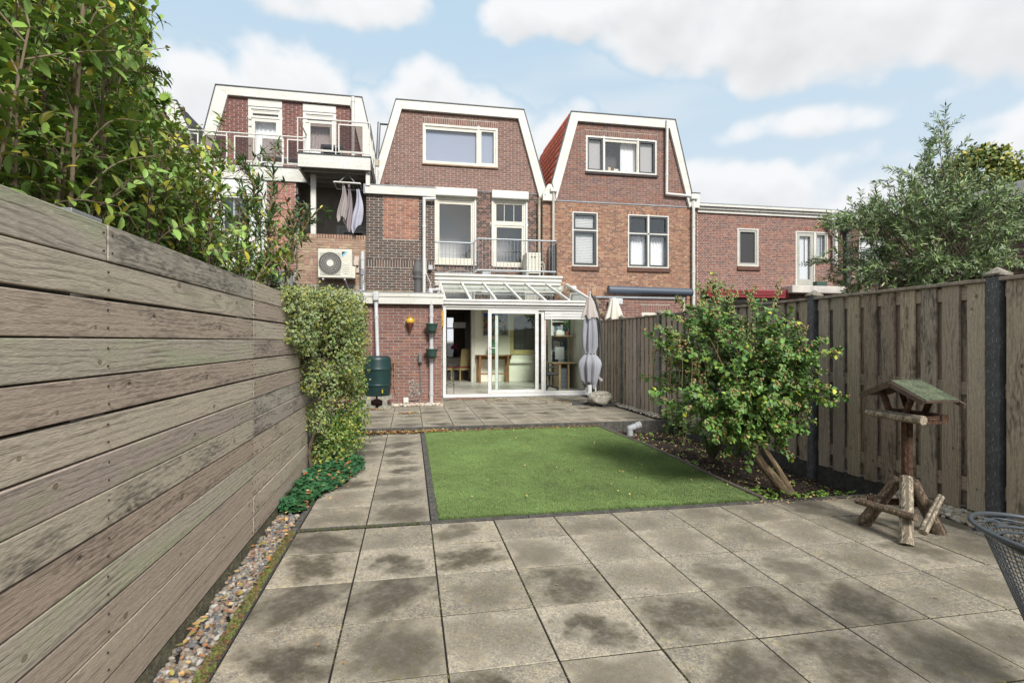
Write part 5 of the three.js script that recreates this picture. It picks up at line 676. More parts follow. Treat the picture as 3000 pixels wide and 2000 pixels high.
  const pb = thing('planter_box', 'dark green window box with dry stems by the grey balcony door', 'planter', [13.6, 3.3, -15.9]); part(pb, 'trough', bx(13.42, 13.83, 3.302, 3.46, 15.8, 16.0, .015), mat([.04, .075, .06], .6)); { const r = rng(6), g = []; for (let i = 0; i < 26; i++) { const x = rr(r, 13.45, 13.8); g.push(rod([x, 3.44, 15.9], [x + rr(r, -.1, .1), 3.6 + r() * .12, 15.9 + rr(r, -.05, .05)], .006, .003, 4)); } part(pb, 'stems', g, mat([.25, .18, .11], 1)); }
  // skylights on the right roof
  for (const [x, w] of [[5.75, 'left'], [7.05, 'right']]) { const s = thing('roof_light', w === 'left' ? 'white tilted roof light near the red tiled edge of the orange house' : 'white tilted roof light near the bent drainpipe of the orange house', 'roof light', [x, 8.58, -17.3], 'roof lights'); part(s, 'kerb', [prism([[x - .05, 8.59], [x + .62, 8.59], [x + .62, 8.78]], 17.0, 17.6)], M.white); part(s, 'lid', bar([x - .08, 8.60, 17.3], [x + .64, 8.80, 17.3], .7, .025), M.anthra); }
}
// ---- balcony railing over the conservatory ----
{
  const R = thing('balcony_railing', 'galvanised steel balcony railing with thin upright bars over the conservatory', 'railing', [2.6, 3.36, -15.45]), d = 15.42, yt = 4.39, yl = 4.27, x0 = .67, xk = 1.78, x1 = 4.25, sx = d / 16.4;
  part(R, 'handrail', [...bend([[x0, yl, d], [xk, yl, d], [xk + .14, 4.41, d], [x1, yt + .02, d], [x1, yt, 16.3]], .024, 10)], M.galv);
  part(R, 'bottom_rail', [...bend([[xk + .05, 3.42, d - .01], [xk + .12, 3.50, d - .01], [x1, 3.50, d - .01]], .026, 10), rod([x0, 3.40, d], [xk + .05, 3.40, d], .012)], M.galv);
  for (let x = x0 + .02; x < x1; x += .105) part(R, 'bar', cyl(x, x < xk + .1 ? 3.38 : 3.5, x < xk ? yl : x < xk + .14 ? 4.34 : 4.4, d, .007, .007, 6), M.galv);
  for (let q = d + .11; q < 16.3; q += .11) part(R, 'bar', cyl(x1, 3.4, yt, q, .007, .007, 6), M.galv);
  part(R, 'stanchion', [cyl(xk + .03, 3.36, 4.3, d + .02, .024), bx(2.05, 2.25, 3.36, 3.46, d - .03, d + .08, .01), bx(2.26, 2.30, 3.36, 3.5, d - .02, d + .02), bx(3.35, 3.39, 3.36, 3.5, d - .02, d + .02)], M.galv);
  solo('side_screen', 'brown board screen at the end of the balcony railing', 'screen', [0, 1, 2, 3, 4, 5].map((i) => bx(4.30, 4.33, 3.42 + i * .16, 3.57 + i * .16, 15.5, 16.2)), mat([.20, .15, .11], .9, { map: T.grain }));
  { const g = new THREE.TorusGeometry(.42, .035, 8, 30, Math.PI).scale(1, .32, 1).translate(1.42, 3.37, -15.6); solo('balcony_arch', 'low grey curved hose hoop lying on the balcony floor', 'hose', g, mat([.40, .38, .36], .7)); }
}

// ================= fences =================
// a weathered board: long axis along 'len', uv runs along the grain of strip k of the wood texture
function boardUV(g, axis, across, k, off, flip = 1) { const p = g.attributes.position; g.computeBoundingBox(); const b = g.boundingBox, uv = new Float32Array(p.count * 2), ga = 'get' + axis, gc = 'get' + across, a0 = b.min[axis.toLowerCase()], c0 = b.min[across.toLowerCase()], c1 = b.max[across.toLowerCase()]; for (let i = 0; i < p.count; i++) { const t = clamp((p[gc](i) - c0) / (c1 - c0), .02, .98); uv[2 * i] = ((p[ga](i) - a0) * flip + off) / 4; uv[2 * i + 1] = (k + (flip > 0 ? t : 1 - t)) / 8; } g.setAttribute('uv', new THREE.BufferAttribute(uv, 2)); return g; }
{
  const r = rng(911), F = thing('plank_fence', 'weathered grey horizontal plank fence along the gravel strip', 'fence', [-1.1, 0, -2.6]);
  const cols = [[.745, .675, .64], [.79, .75, .695], [.69, .61, .585], [.82, .78, .73], [.725, .65, .625], [.78, .735, .675], [.67, .585, .555], [.765, .705, .66]], mats = cols.map((c) => bumpOf(mat(c, .93, { map: T.woodL }), T.woodL, .004));
  const order = [1, 3, 0, 5, 4, 3, 2, 1, 6, 5, 4, 7, 0];
  for (let i = 0; i < 13; i++) {
    const y1 = 1.866 - i * .1385, y0 = y1 - .1385 + (i === 1 ? .012 : i === 3 || i === 4 ? .009 : .0065), seg = i ? [-1.4, .5, 4.06, 6.1] : [-1.4, .3, 2.2, 4.06, 6.1];
    for (let s = 0; s + 1 < seg.length; s++) {
      const x = -1.083 + rr(r, -.003, .003), tilt = rr(r, -.0016, .0016), g = flat(bx(x - .026, x, y0, y1, seg[s] + .002, seg[s + 1] - .0025, .004)); boardUV(g, 'Z', 'Y', Math.floor(r() * 8), rr(r, 0, 4), r() < .5 ? 1 : -1);
      g.rotateX(0); const m = part(F, 'plank', g, mats[order[(i + (s > 1 ? 3 : 0)) % 13]], { keepUV: true }); m.position.y += tilt;
    }
  }
  const sc = []; for (let i = 0; i < 13; i++) for (const d of i ? [2.2, 4.03, 4.09] : [2.17, 2.23, 4.03, 4.09]) for (const k of [.035, .10]) sc.push(new THREE.CylinderGeometry(.0045, .0045, .003, 8).rotateZ(Math.PI / 2).translate(-1.0805, 1.866 - i * .1385 - k, -d + rr(r, -.004, .004)));
  part(F, 'screw_heads', sc, mat([.05, .03, .02], .7), { stuff: true });
  part(F, 'added_light_stop', bx(-1.20, -1.187, .05, 1.85, -1.4, 6.1), mat([.12, .105, .09], .95, { map: T.grain }));  // added dark sheet, stops sky light leaking through the plank gaps
  part(F, 'gravel_board', bx(-1.12, -1.088, -.19, .062, -1.4, 6.3), bumpOf(mat([.20, .19, .13], .95, { map: T.stone }), T.stone, .006));
  for (const d of [.3, 2.2, 4.06, 5.95]) part(F, 'post', bx(-1.185, -1.112, -.2, 1.845, d - .035, d + .035), mat([.35, .33, .31], .9, { map: T.grain }));
  part(F, 'post_cap', bx(-1.20, -1.10, 1.868, 1.884, 2.02, 2.2, .004), M.galv);
  part(F, 'low_board', bx(-1.06, -1.02, -.1, .24, 8.55, 11.2), mat([.40, .35, .28], .9, { map: T.grain }));
}
{
  const r = rng(921), X = 4.5, F = thing('board_fence', 'grey-brown upright board-on-board fence with dark concrete posts', 'fence', [X, 0, -7]), posts = [-.6, 1.42, 3.40, 5.33, 7.36, 9.13, 10.93, 12.35];
  const cols = [[.69, .615, .57], [.80, .715, .65], [.60, .53, .50], [.86, .785, .715], [.73, .64, .585], [.65, .60, .575], [.79, .71, .63]], mats = cols.map((c) => bumpOf(mat(c, .93, { map: T.woodR }), T.woodR, .004)), mPost = bumpOf(mat([.72, .72, .74], .6, { map: T.tar }), T.tar, .004), mCap = mat([.30, .28, .25], .95, { map: T.stone }), mBase = bumpOf(mat([.085, .085, .09], .8, { map: T.stone }), T.stone, .004);
  for (let i = 0; i + 1 < posts.length; i++) {
    const a = posts[i] + .055, b = posts[i + 1] - .055, n = Math.round((b - a) / .196), p = (b - a) / n;
    for (let k = 0; k < n; k++) { const d0 = a + k * p + .018, w = rr(r, .138, .146), dy = rr(r, -.008, .012), g = flat(bx(X - .035 + rr(r, -.004, .004), X - .012, .07 + dy, 1.905, d0, d0 + w, .004)); part(F, 'board', boardUV(g, 'Y', 'Z', Math.floor(r() * 8), rr(r, 0, 2), r() < .5 ? 1 : -1), mats[Math.floor(r() * 7)], { keepUV: true }); }
    for (let k = 0; k <= n; k++) { const d0 = clamp(a + k * p - .06, a, b - .1), g = flat(bx(X + .016, X + .036, .085, 1.90, d0, Math.min(d0 + .14, b), .003)); part(F, 'board', boardUV(g, 'Y', 'Z', Math.floor(r() * 8), rr(r, 0, 2)), mats[Math.floor(r() * 7)], { keepUV: true }); }
    for (const y of [1.78, 1.0, .215]) { const g = flat(bx(X - .011, X + .014, y, y + .11, a, b, .003)); part(F, 'rail', boardUV(g, 'Z', 'Y', Math.floor(r() * 8), rr(r, 0, 2)), mats[Math.floor(r() * 7)], { keepUV: true }); }
    { const g = flat(bx(X - .062, X + .05, 1.907, 1.934, a - .01, b + .01, .004)); part(F, 'cap_board', boardUV(g, 'Z', 'X', Math.floor(r() * 8), rr(r, 0, 2)), mats[2], { keepUV: true }); }
    part(F, 'base_panel', bx(X - .022, X + .02, -.3, .072, a - .02, b + .02), mBase, { ox: i * .3 });
  }
  const mPostG = bumpOf(mat([.30, .30, .295], .9, { map: T.stone }), T.stone, .004);
  for (const d of posts) { const q = part(F, 'post', bx(X - .062, X + .045, -.3, 1.95, d - .05, d + .05, .012), d > 6 ? mPostG : mPost, { ox: d, oy: d * .3 }); part(q, 'post_cap', [bx(X - .075, X + .055, 1.95, 1.966, d - .065, d + .065), new THREE.ConeGeometry(.092, .055, 4).rotateY(Math.PI / 4).translate(X - .01, 1.9935, -d)], mCap); }
}
// ================= garden objects =================
{ // water barrel on concrete blocks
  const x = -.655, d = 11.33, B = thing('water_barrel', 'dark green ribbed plastic water barrel on concrete blocks', 'barrel', [x, .34, -d]), gr = mat([.012, .042, .040], .42, { map: T.dirt });
  const pr = [[0, 0], [.235, 0], [.255, .02], [.268, .17], [.272, .19], [.288, .205], [.288, .23], [.274, .245], [.284, .50], [.288, .515], [.298, .53], [.298, .555], [.284, .575], [.272, .72], [.262, .765], [.245, .785], [.22, .79]].map((p) => new THREE.Vector2(...p));
  part(B, 'body', new THREE.LatheGeometry(pr, 56).translate(x, .34, -d), gr); part(B, 'lid', new THREE.LatheGeometry([[0, .80], [.19, .80], [.232, .80], [.236, .79], [.236, .775]].map((p) => new THREE.Vector2(...p)), 48).translate(x, .345, -d), M.rubber);
  part(B, 'tap', [rod([x + .11, .47, d - .255], [x + .11, .47, d - .31], .014), cyl(x + .115, .41, .475, d - .315, .012)], mat([.55, .42, .03], .4)); part(B, 'tap_handle', bx(x + .09, x + .14, .475, .51, d - .32, d - .27, .006), M.rubber); part(B, 'overflow', rod([x - .24, 1.03, d - .14], [x - .28, 1.03, d - .17], .018), M.grey);
  solo('garden_hose', 'beige overflow hose hanging from the green barrel', 'hose', tube([[x - .28, 1.03, d - .17], [x - .33, .98, d - .18], [x - .35, .6, d - .18], [x - .365, .25, d - .18], [x - .40, .09, d - .16]], .014, 30), mat([.50, .42, .26], .6));
  solo('garden_hose', 'thin brown hose hanging from the wall tap right of the barrel', 'hose', [tube([[-.325, .86, 11.72], [-.322, .6, 11.73], [-.318, .45, 11.72], [-.29, .36, 11.70]], .008, 20), cyl(-.325, .86, .94, 11.72, .016)], mat([.34, .20, .10], .6)); solo('wall_tap', 'small brass wall tap with orange connector beside the barrel', 'tap', [rod([-.33, .99, 11.8], [-.33, .99, 11.70], .012), cyl(-.33, .94, 1.0, 11.70, .013), bx(-.36, -.30, 1.01, 1.03, 11.69, 11.72)], mat([.35, .20, .08], .4, { metalness: .4 }));
  const blk = (cx, label) => { const P = [[-.13, 0], [.13, 0], [.13, .035], [.05, .075], [.045, .175], [.14, .215], [.14, .255], [-.14, .255], [-.14, .215], [-.045, .175], [-.05, .075], [-.13, .035]]; solo('concrete_block', label, 'concrete block', prism(P.map(([a, b]) => [cx + a, .082 + b]), d - .26, d + .26), M.concrete, 'blocks under the barrel'); };
  blk(x + .16, 'I-shaped concrete block under the barrel on the wall tap side'); blk(x - .16, 'I-shaped concrete block under the barrel on the hedge side');
}
{ // closed cantilever parasol with its stone
  const x = 3.80, d = 11.05, P = thing('parasol', 'closed grey cantilever parasol with faded beige top beside the sliding doors', 'parasol', [3.95, .08, -d]);
  const skin = (prof, folds, amp, seed, y0jag) => { const n = 120, m = prof.length, v = [], ix = [], r = rng(seed), ph = rr(r, 0, 6); for (let j = 0; j < m; j++) for (let i = 0; i <= n; i++) { const a = i / n * 6.2832, [y, R, k] = prof[j], f = Math.sin(a * folds + ph + y * 1.2 + .8 * Math.sin(a * 2 + seed)), R2 = R * (1 + amp * k * (f > 0 ? f : f * 1.25)) + .012 * k * Math.sin(a * 3 + y * 6), yy = j === m - 1 ? y + y0jag * (.5 + .5 * Math.sin(a * 4 + 1) + .4 * Math.sin(a * 7)) : y; v.push(x + R2 * Math.cos(a), yy, -d + R2 * Math.sin(a)); } for (let j = 0; j + 1 < m; j++) for (let i = 0; i < n; i++) { const a = j * (n + 1) + i; ix.push(a, a + 1, a + n + 1, a + 1, a + n + 2, a + n + 1); } const g = new THREE.BufferGeometry(); g.setAttribute('position', new THREE.Float32BufferAttribute(v, 3)); g.setIndex(ix); g.setAttribute('uv', new THREE.Float32BufferAttribute(new Float32Array(v.length / 3 * 2), 2)); g.computeVertexNormals(); return g; };
  const gm = mat([.37, .375, .41], .95, { map: T.dirt });
  part(P, 'canopy', skin([[2.06, .07, .6], [1.9, .125, .8], [1.6, .155, .9], [1.35, .15, .9], [1.21, .12, .5], [1.16, .115, .4], [1.12, .15, .6], [1.03, .20, .8], [.95, .215, .9], [.86, .20, 1], [.75, .18, 1.1], [.62, .155, 1.2], [.52, .135, 1.2], [.46, .12, 1.2]], 7, .22, 3, .20), gm);
  part(P, 'top_cap', skin([[2.40, .03, .2], [2.36, .06, .5], [2.2, .10, .8], [2.05, .15, 1], [1.98, .17, 1.2]], 7, .14, 5, -.06), mat([.50, .44, .40], .95, { map: T.dirt }), { label: 'faded beige top flap' });
  part(P, 'tie', new THREE.TorusGeometry(.118, .010, 6, 40).rotateX(Math.PI / 2).translate(x, 1.185, -d), mat([.22, .225, .25], .9)); part(P, 'finial', [cyl(x + .01, 2.38, 2.48, d, .03, .02), new THREE.SphereGeometry(.028, 12, 8).translate(x + .01, 2.49, -d)], M.grey);
  part(P, 'arm', tube([[x + .02, 2.46, d], [x + .14, 2.30, d + .02], [x + .24, 1.85, d + .03], [x + .30, 1.3, d + .04], [x + .30, .80, d + .04], [x + .285, .66, d + .03]], .026, 50, 10), M.anthra); part(P, 'crank_housing', [new THREE.SphereGeometry(.045, 14, 10).translate(x + .265, .60, -d - .02), rod([x + .27, .60, d + .02], [x + .15, .72, d + .02], .03)], M.grey);
  part(P, 'mast', [cyl(x + .10, .13, 1.3, d + .02, .032), cyl(x + .20, .13, .48, d - .02, .035)], M.anthra); part(P, 'cross_base', [bx(x - .38, x + .75, .088, .13, d - .02, d + .03), bx(x + .12, x + .19, .087, .128, d - .5, d + .5)], M.anthra);
  part(P, 'base_slab', bx(x - .05, x + .50, .086, .115, d - .42, d - .05, .005), M.kerb);
  // boulder weighting the foot
  const g = new THREE.IcosahedronGeometry(1, 5), p = g.attributes.position; for (let i = 0; i < p.count; i++) { const a = p.getX(i), b = p.getY(i), c = p.getZ(i), bump = Math.max(0, 1 - ((a - .1) ** 2 + (b + .45) ** 2 + (c - .8) ** 2) * 5) * .28 + Math.max(0, 1 - ((a + .45) ** 2 + (b + .4) ** 2 + (c - .8) ** 2) * 6) * .22, n = 1 + .42 * (fbm(a * 1.7 + 5, b * 1.7 + c * 1.3, 41, 4) - .5) + .16 * (fbm(a * 6 + c * 2, b * 7 + c * 5, 43, 4) - .5) + bump; p.setXYZ(i, a * .275 * n, b * .15 * n, c * .20 * n); } const w = mergeVertices(g); w.deleteAttribute('normal'); w.computeVertexNormals(); w.translate(x + .14, .245, -d + .28);
  solo('boulder', 'pale grey boulder weighing down the parasol base', 'boulder', w, bumpOf(mat([.62, .60, .55], .95, { map: T.stone }), T.stone, .02));
  // second parasol beyond the fence
  const Q = thing('parasol', 'closed cream parasol beyond the board fence by the brown brick extension', 'parasol', [5.02, 0, -12.7]); const xx = x, dd = d; const mv = (geo) => geo.translate(5.0 - xx, 0, -(12.7 - dd)); part(Q, 'canopy', mv(skin([[2.52, .05, .2], [2.45, .09, .5], [2.3, .13, .8], [2.08, .19, 1], [2.02, .20, 1.2]], 8, .16, 12, -.05)), mat([.62, .58, .50], .95)); part(Q, 'canopy_body', mv(skin([[2.1, .12, .5], [1.6, .17, .9], [1.1, .14, .9], [.9, .18, 1]], 8, .2, 14, .1)), mat([.60, .56, .49], .95)); part(Q, 'mast', cyl(5.0, -.1, 2.5, 12.7, .025), M.grey);
}
{ // bird table
  const cx = 3.69, cd = 3.43, B = thing('bird_table', 'rustic log bird table with green felt roof on the patio', 'bird table', [cx, 0, -cd]), br = bumpOf(mat([.115, .058, .036], .85, { map: T.bark }), T.bark, .006), gy = bumpOf(mat([.48, .435, .385], .95, { map: T.bark }), T.bark, .008), gb = bumpOf(mat([.25, .195, .155], .9, { map: T.bark }), T.bark, .008);
  const log = (a, b, r0, r1 = r0, fl = 1) => { const A = V3(a[0], a[1], -a[2]), Bv = V3(b[0], b[1], -b[2]), l = A.distanceTo(Bv), g = new THREE.CylinderGeometry(r1, r0, l, 14, 8), p = g.attributes.position; for (let i = 0; i < p.count; i++) { const x = p.getX(i), y = p.getY(i), z = p.getZ(i), n = 1 + .16 * (fbm(Math.atan2(z, x) * 1.5 + 9, y * 7 + l * 9, 55, 3) - .5); p.setXYZ(i, x * n * fl, y, z * n); } g.computeVertexNormals(); g.translate(0, l / 2, 0); g.applyQuaternion(new THREE.Quaternion().setFromUnitVectors(V3(0, 1, 0), Bv.clone().sub(A).normalize())); return g.translate(A.x, A.y, A.z); };
  const A = [3.455, 0, 3.215], C = [3.505, 0, 3.64], E = [3.90, 0, 3.36];
  part(B, 'post', log([cx, .16, cd], [cx, .86, cd], .039, .036), br);
  part(B, 'leg', log(A, [cx - .055, .43, cd - .045], .047, .043), gy, { label: 'bleached silver front leg' }); part(B, 'leg', log(C, [cx - .02, .40, cd + .05], .05, .04), gb); part(B, 'leg', log(E, [cx + .05, .38, cd - .0], .05, .043), gb);
  part(B, 'brace', log([3.47, .185, 3.66], [3.50, .20, 3.18], .027), gb); part(B, 'brace', log([3.54, .10, 3.17], [3.83, .30, 3.29], .03, .026), gy); part(B, 'brace', log([3.53, .2, 3.62], [3.88, .2, 3.42], .026), br);
  part(B, 'platform', bx(cx - .10, cx + .11, .845, .865, cd - .2, cd + .2), br); part(B, 'rim_log', log([cx - .108, .88, cd + .24], [cx - .112, .88, cd - .235], .033), gy); part(B, 'rim_log', log([cx + .112, .88, cd + .23], [cx + .114, .88, cd - .20], .034), br); part(B, 'rim_log', [log([cx - .10, .876, cd + .17], [cx + .1, .876, cd + .17], .022), log([cx - .10, .876, cd - .17], [cx + .1, .876, cd - .17], .022)], br);
  for (const sx of [-1, 1]) for (const sd of [-1, 1]) part(B, 'roof_post', log([cx + sx * .085, .89, cd + sd * .06], [cx + sx * .085, 1.065, cd + sd * .135], .023, .021), br);
  const rd = mat([.14, .095, .07], .9, { map: T.grain }), felt = bumpOf(mat([.13, .16, .105], 1, { map: T.stone }), T.grain, .004);
  const slope = (s, y, t, x0, x1, m, name) => part(B, name, bar([(x0 + x1) / 2, 1.135 + y, cd], [(x0 + x1) / 2, 1.015 + y, cd + s * .285], x1 - x0, t), m);
  slope(-1, 0, .016, cx - .15, cx + .13, rd, 'roof_board'); slope(1, 0, .016, cx - .15, cx + .13, rd, 'roof_board'); slope(-1, .0125, .005, cx - .145, cx + .125, felt, 'roof_felt'); slope(1, .0125, .005, cx - .145, cx + .125, felt, 'roof_felt'); part(B, 'roof_end_strip', [bar([cx + .135, 1.12, cd], [cx + .15, .985, cd - .31], .02, .03), bar([cx - .152, 1.118, cd], [cx - .152, 1.008, cd - .27], .012, .035), bar([cx - .152, 1.118, cd], [cx - .152, 1.008, cd + .27], .012, .035)], rd);
}
{ // wrought metal mesh chair at the patio's edge
  const X = 2.44, D = 1.53, R = .335, C = thing('garden_chair', 'dark grey metal mesh tub chair with leaf ornament on its rim', 'chair', [X, 0, -D]), m = mat([.075, .085, .095], .42, { metalness: .3 }), hs = (a) => .045 * Math.cos(a - 2.6), pt = (a, k, y) => [X + R * k * Math.cos(a), y + hs(a) * (y / .72), D + R * k * Math.sin(a)];
  const ring = (k, y, t) => { const P = []; for (let i = 0; i < 40; i++) P.push(pt(i / 40 * 6.2832, k, y)); return tube(P, t, 90, 8, true); };
  part(C, 'rim', ring(1, .685, .0095), m); part(C, 'rim', ring(.83, .65, .007), m); part(C, 'rim', ring(.76, .635, .006), m);
  const wires = []; for (let i = 0; i < 84; i++) { const a = i / 84 * 6.2832; wires.push(rod(pt(a, .90, .66), pt(a, .50, .32), .0016, .0016, 4)); } for (let j = 0; j < 20; j++) { const t = j / 20, P = []; for (let i = 0; i < 26; i++) P.push(pt(i / 26 * 6.2832, lerp(.9, .42, t), lerp(.66, .32, t))); wires.push(tube(P, .0016, 52, 4, true)); } part(C, 'mesh_shell', wires, m); const seat = []; for (let j = 1; j < 9; j++) { const P = []; for (let i = 0; i < 20; i++) P.push(pt(i / 20 * 6.2832, .046 * j, .33)); seat.push(tube(P, .0016, 36, 4, true)); } part(C, 'seat', [...seat, ring(.42, .32, .008)], m);
  const r = rng(3), lf = []; for (let i = 0; i < 9; i++) { const a = 1.3 + i * .62, P = pt(a, .915, .67); for (let k = 0; k < 3; k++) { const g = leafLike(.062, .034, .2, .05); g.rotateY(a + 1.2 + k * .6 - .6 + (i % 2) * 2.6); g.translate(P[0], P[1], -P[2]); lf.push(g); } } part(C, 'leaf_ornament', lf, m); { const P = []; for (let i = 0; i < 60; i++) { const a = i / 60 * 6.2832; P.push(pt(a, .915 + .05 * Math.sin(a * 9), .67)); } part(C, 'vine', tube(P, .0035, 200, 5, true), m); }
  for (let i = 0; i < 4; i++) { const a = .6 + i * 1.571; part(C, 'leg', rod(pt(a, .42, .32), [X + .17 * Math.cos(a), 0, D + .17 * Math.sin(a)], .011), m); }
}
{ // grey drain elbows in the bed, brick mat, fallen-in bits
  const el = (x, d, label) => { const y = bedY(x, d) - .05; const t = thing('drain_elbow', label, 'pipe', [x, y, -d], 'drain elbows in the planting bed'); part(t, 'pipe', [cyl(x, y, y + .16, d, .052, .052, 20), new THREE.SphereGeometry(.0535, 20, 12).translate(x, y + .165, -d), rod([x, y + .165, d], [x + .13, y + .215, d - .03], .053, .053, 20)], mat([.40, .41, .42], .5, { map: T.dirt })); part(t, 'socket_ring', rod([x + .10, y + .205, d - .024], [x + .145, y + .222, d - .033], .059, .059, 20), mat([.40, .41, .42], .5, { map: T.dirt })); part(t, 'opening', rod([x + .1452, y + .2222, d - .0332], [x + .146, y + .2225, d - .0333], .05, .05, 20), M.dark); };
  el(3.47, 8.12, 'grey drain elbow rising beside the lawn edging'); el(3.56, 8.25, 'grey drain elbow half hidden behind the other pipe');
  const r = rng(15), g = thing('brick_mat', 'strip of bricks set flat before the open sliding door', 'mat', [1.2, .08, -12.75]); for (let i = 0; i < 16; i++) part(g, 'brick', bx(.93 + i * .052, .93 + i * .052 + .046, .078, .098, 12.62, 12.86, .004), brickMat(PAL.ext[i % 7]));
}

// ================= plants =================
const leafM = (rough = .55, tr = .28) => mat([1, 1, 1], rough, { transmission: tr * .4, thickness: 0, ior: 1.4 });
function lq(dir, up) { const x = dir.clone().normalize(), z = x.clone().cross(up).normalize(); if (z.lengthSq() < .01) z.set(0, 0, 1); const y = z.clone().cross(x); return new THREE.Quaternion().setFromRotationMatrix(new THREE.Matrix4().makeBasis(x, y, z)); }
function limb(pts, r0, r1, n = 6) {   // tapered branch through points (world x, y, z)
  const c = new THREE.CatmullRomCurve3(pts, false, 'centripetal'), len = c.getLength(), s = Math.max(3, pts.length * 3), v = [], ix = [], uv = [], N = V3(), B = V3();
  for (let i = 0; i <= s; i++) { const t = i / s, p = c.getPoint(t), d = c.getTangent(t); N.set(d.y, -d.x, .13).normalize(); B.crossVectors(d, N).normalize(); N.crossVectors(B, d); const r = lerp(r0, r1, t); for (let k = 0; k <= n; k++) { const a = k / n * 6.2832, q = p.clone().addScaledVector(N, Math.cos(a) * r).addScaledVector(B, Math.sin(a) * r); v.push(q.x, q.y, q.z); uv.push(k / n * .25, t * len * .4); } }
  for (let i = 0; i < s; i++) for (let k = 0; k < n; k++) { const a = i * (n + 1) + k; ix.push(a, a + 1, a + n + 1, a + 1, a + n + 2, a + n + 1); }
  const g = new THREE.BufferGeometry(); g.setAttribute('position', new THREE.Float32BufferAttribute(v, 3)); g.setAttribute('uv', new THREE.Float32BufferAttribute(uv, 2)); g.setIndex(ix); g.computeVertexNormals(); return g;
}
const tone = (r, c, k) => { const b = 1.4 * rr(r, 1 - k, 1 + k); return [c[0] * b * rr(r, .92, 1.1), c[1] * b, c[2] * b * rr(r, .85, 1.1)]; };
const rv = (r) => V3(rr(r, -1, 1), rr(r, -1, 1), rr(r, -1, 1)).normalize();
// leaves: a few hundred nearest the camera are single parts, the rest one mass
function foliage(P, name, geo, m, list, single = 0, mats) {
  if (single) { list.sort((a, b) => Math.hypot(a.p[0], a.p[1] - 1.44, a.p[2]) - Math.hypot(b.p[0], b.p[1] - 1.44, b.p[2])); const b = P.b; for (const e of list.splice(0, single)) { const k = mats.reduce((q, w, i) => Math.abs(w.k - e.c[0]) < Math.abs(mats[q].k - e.c[0]) ? i : q, 0), o = shade(new THREE.Mesh(geo, mats[k].m)); o.name = 'leaf'; o.position.set(e.p[0] - b[0], e.p[1] - b[1], e.p[2] - b[2]); o.quaternion.copy(e.q); o.scale.setScalar(Array.isArray(e.s) ? e.s[0] : e.s); P.add(o); } }
  return copies(P, name, geo, m, list);
}
const barkM = bumpOf(mat([.30, .25, .19], .95, { map: T.bark }), T.bark, .006), twigM = mat([.17, .125, .08], .9);

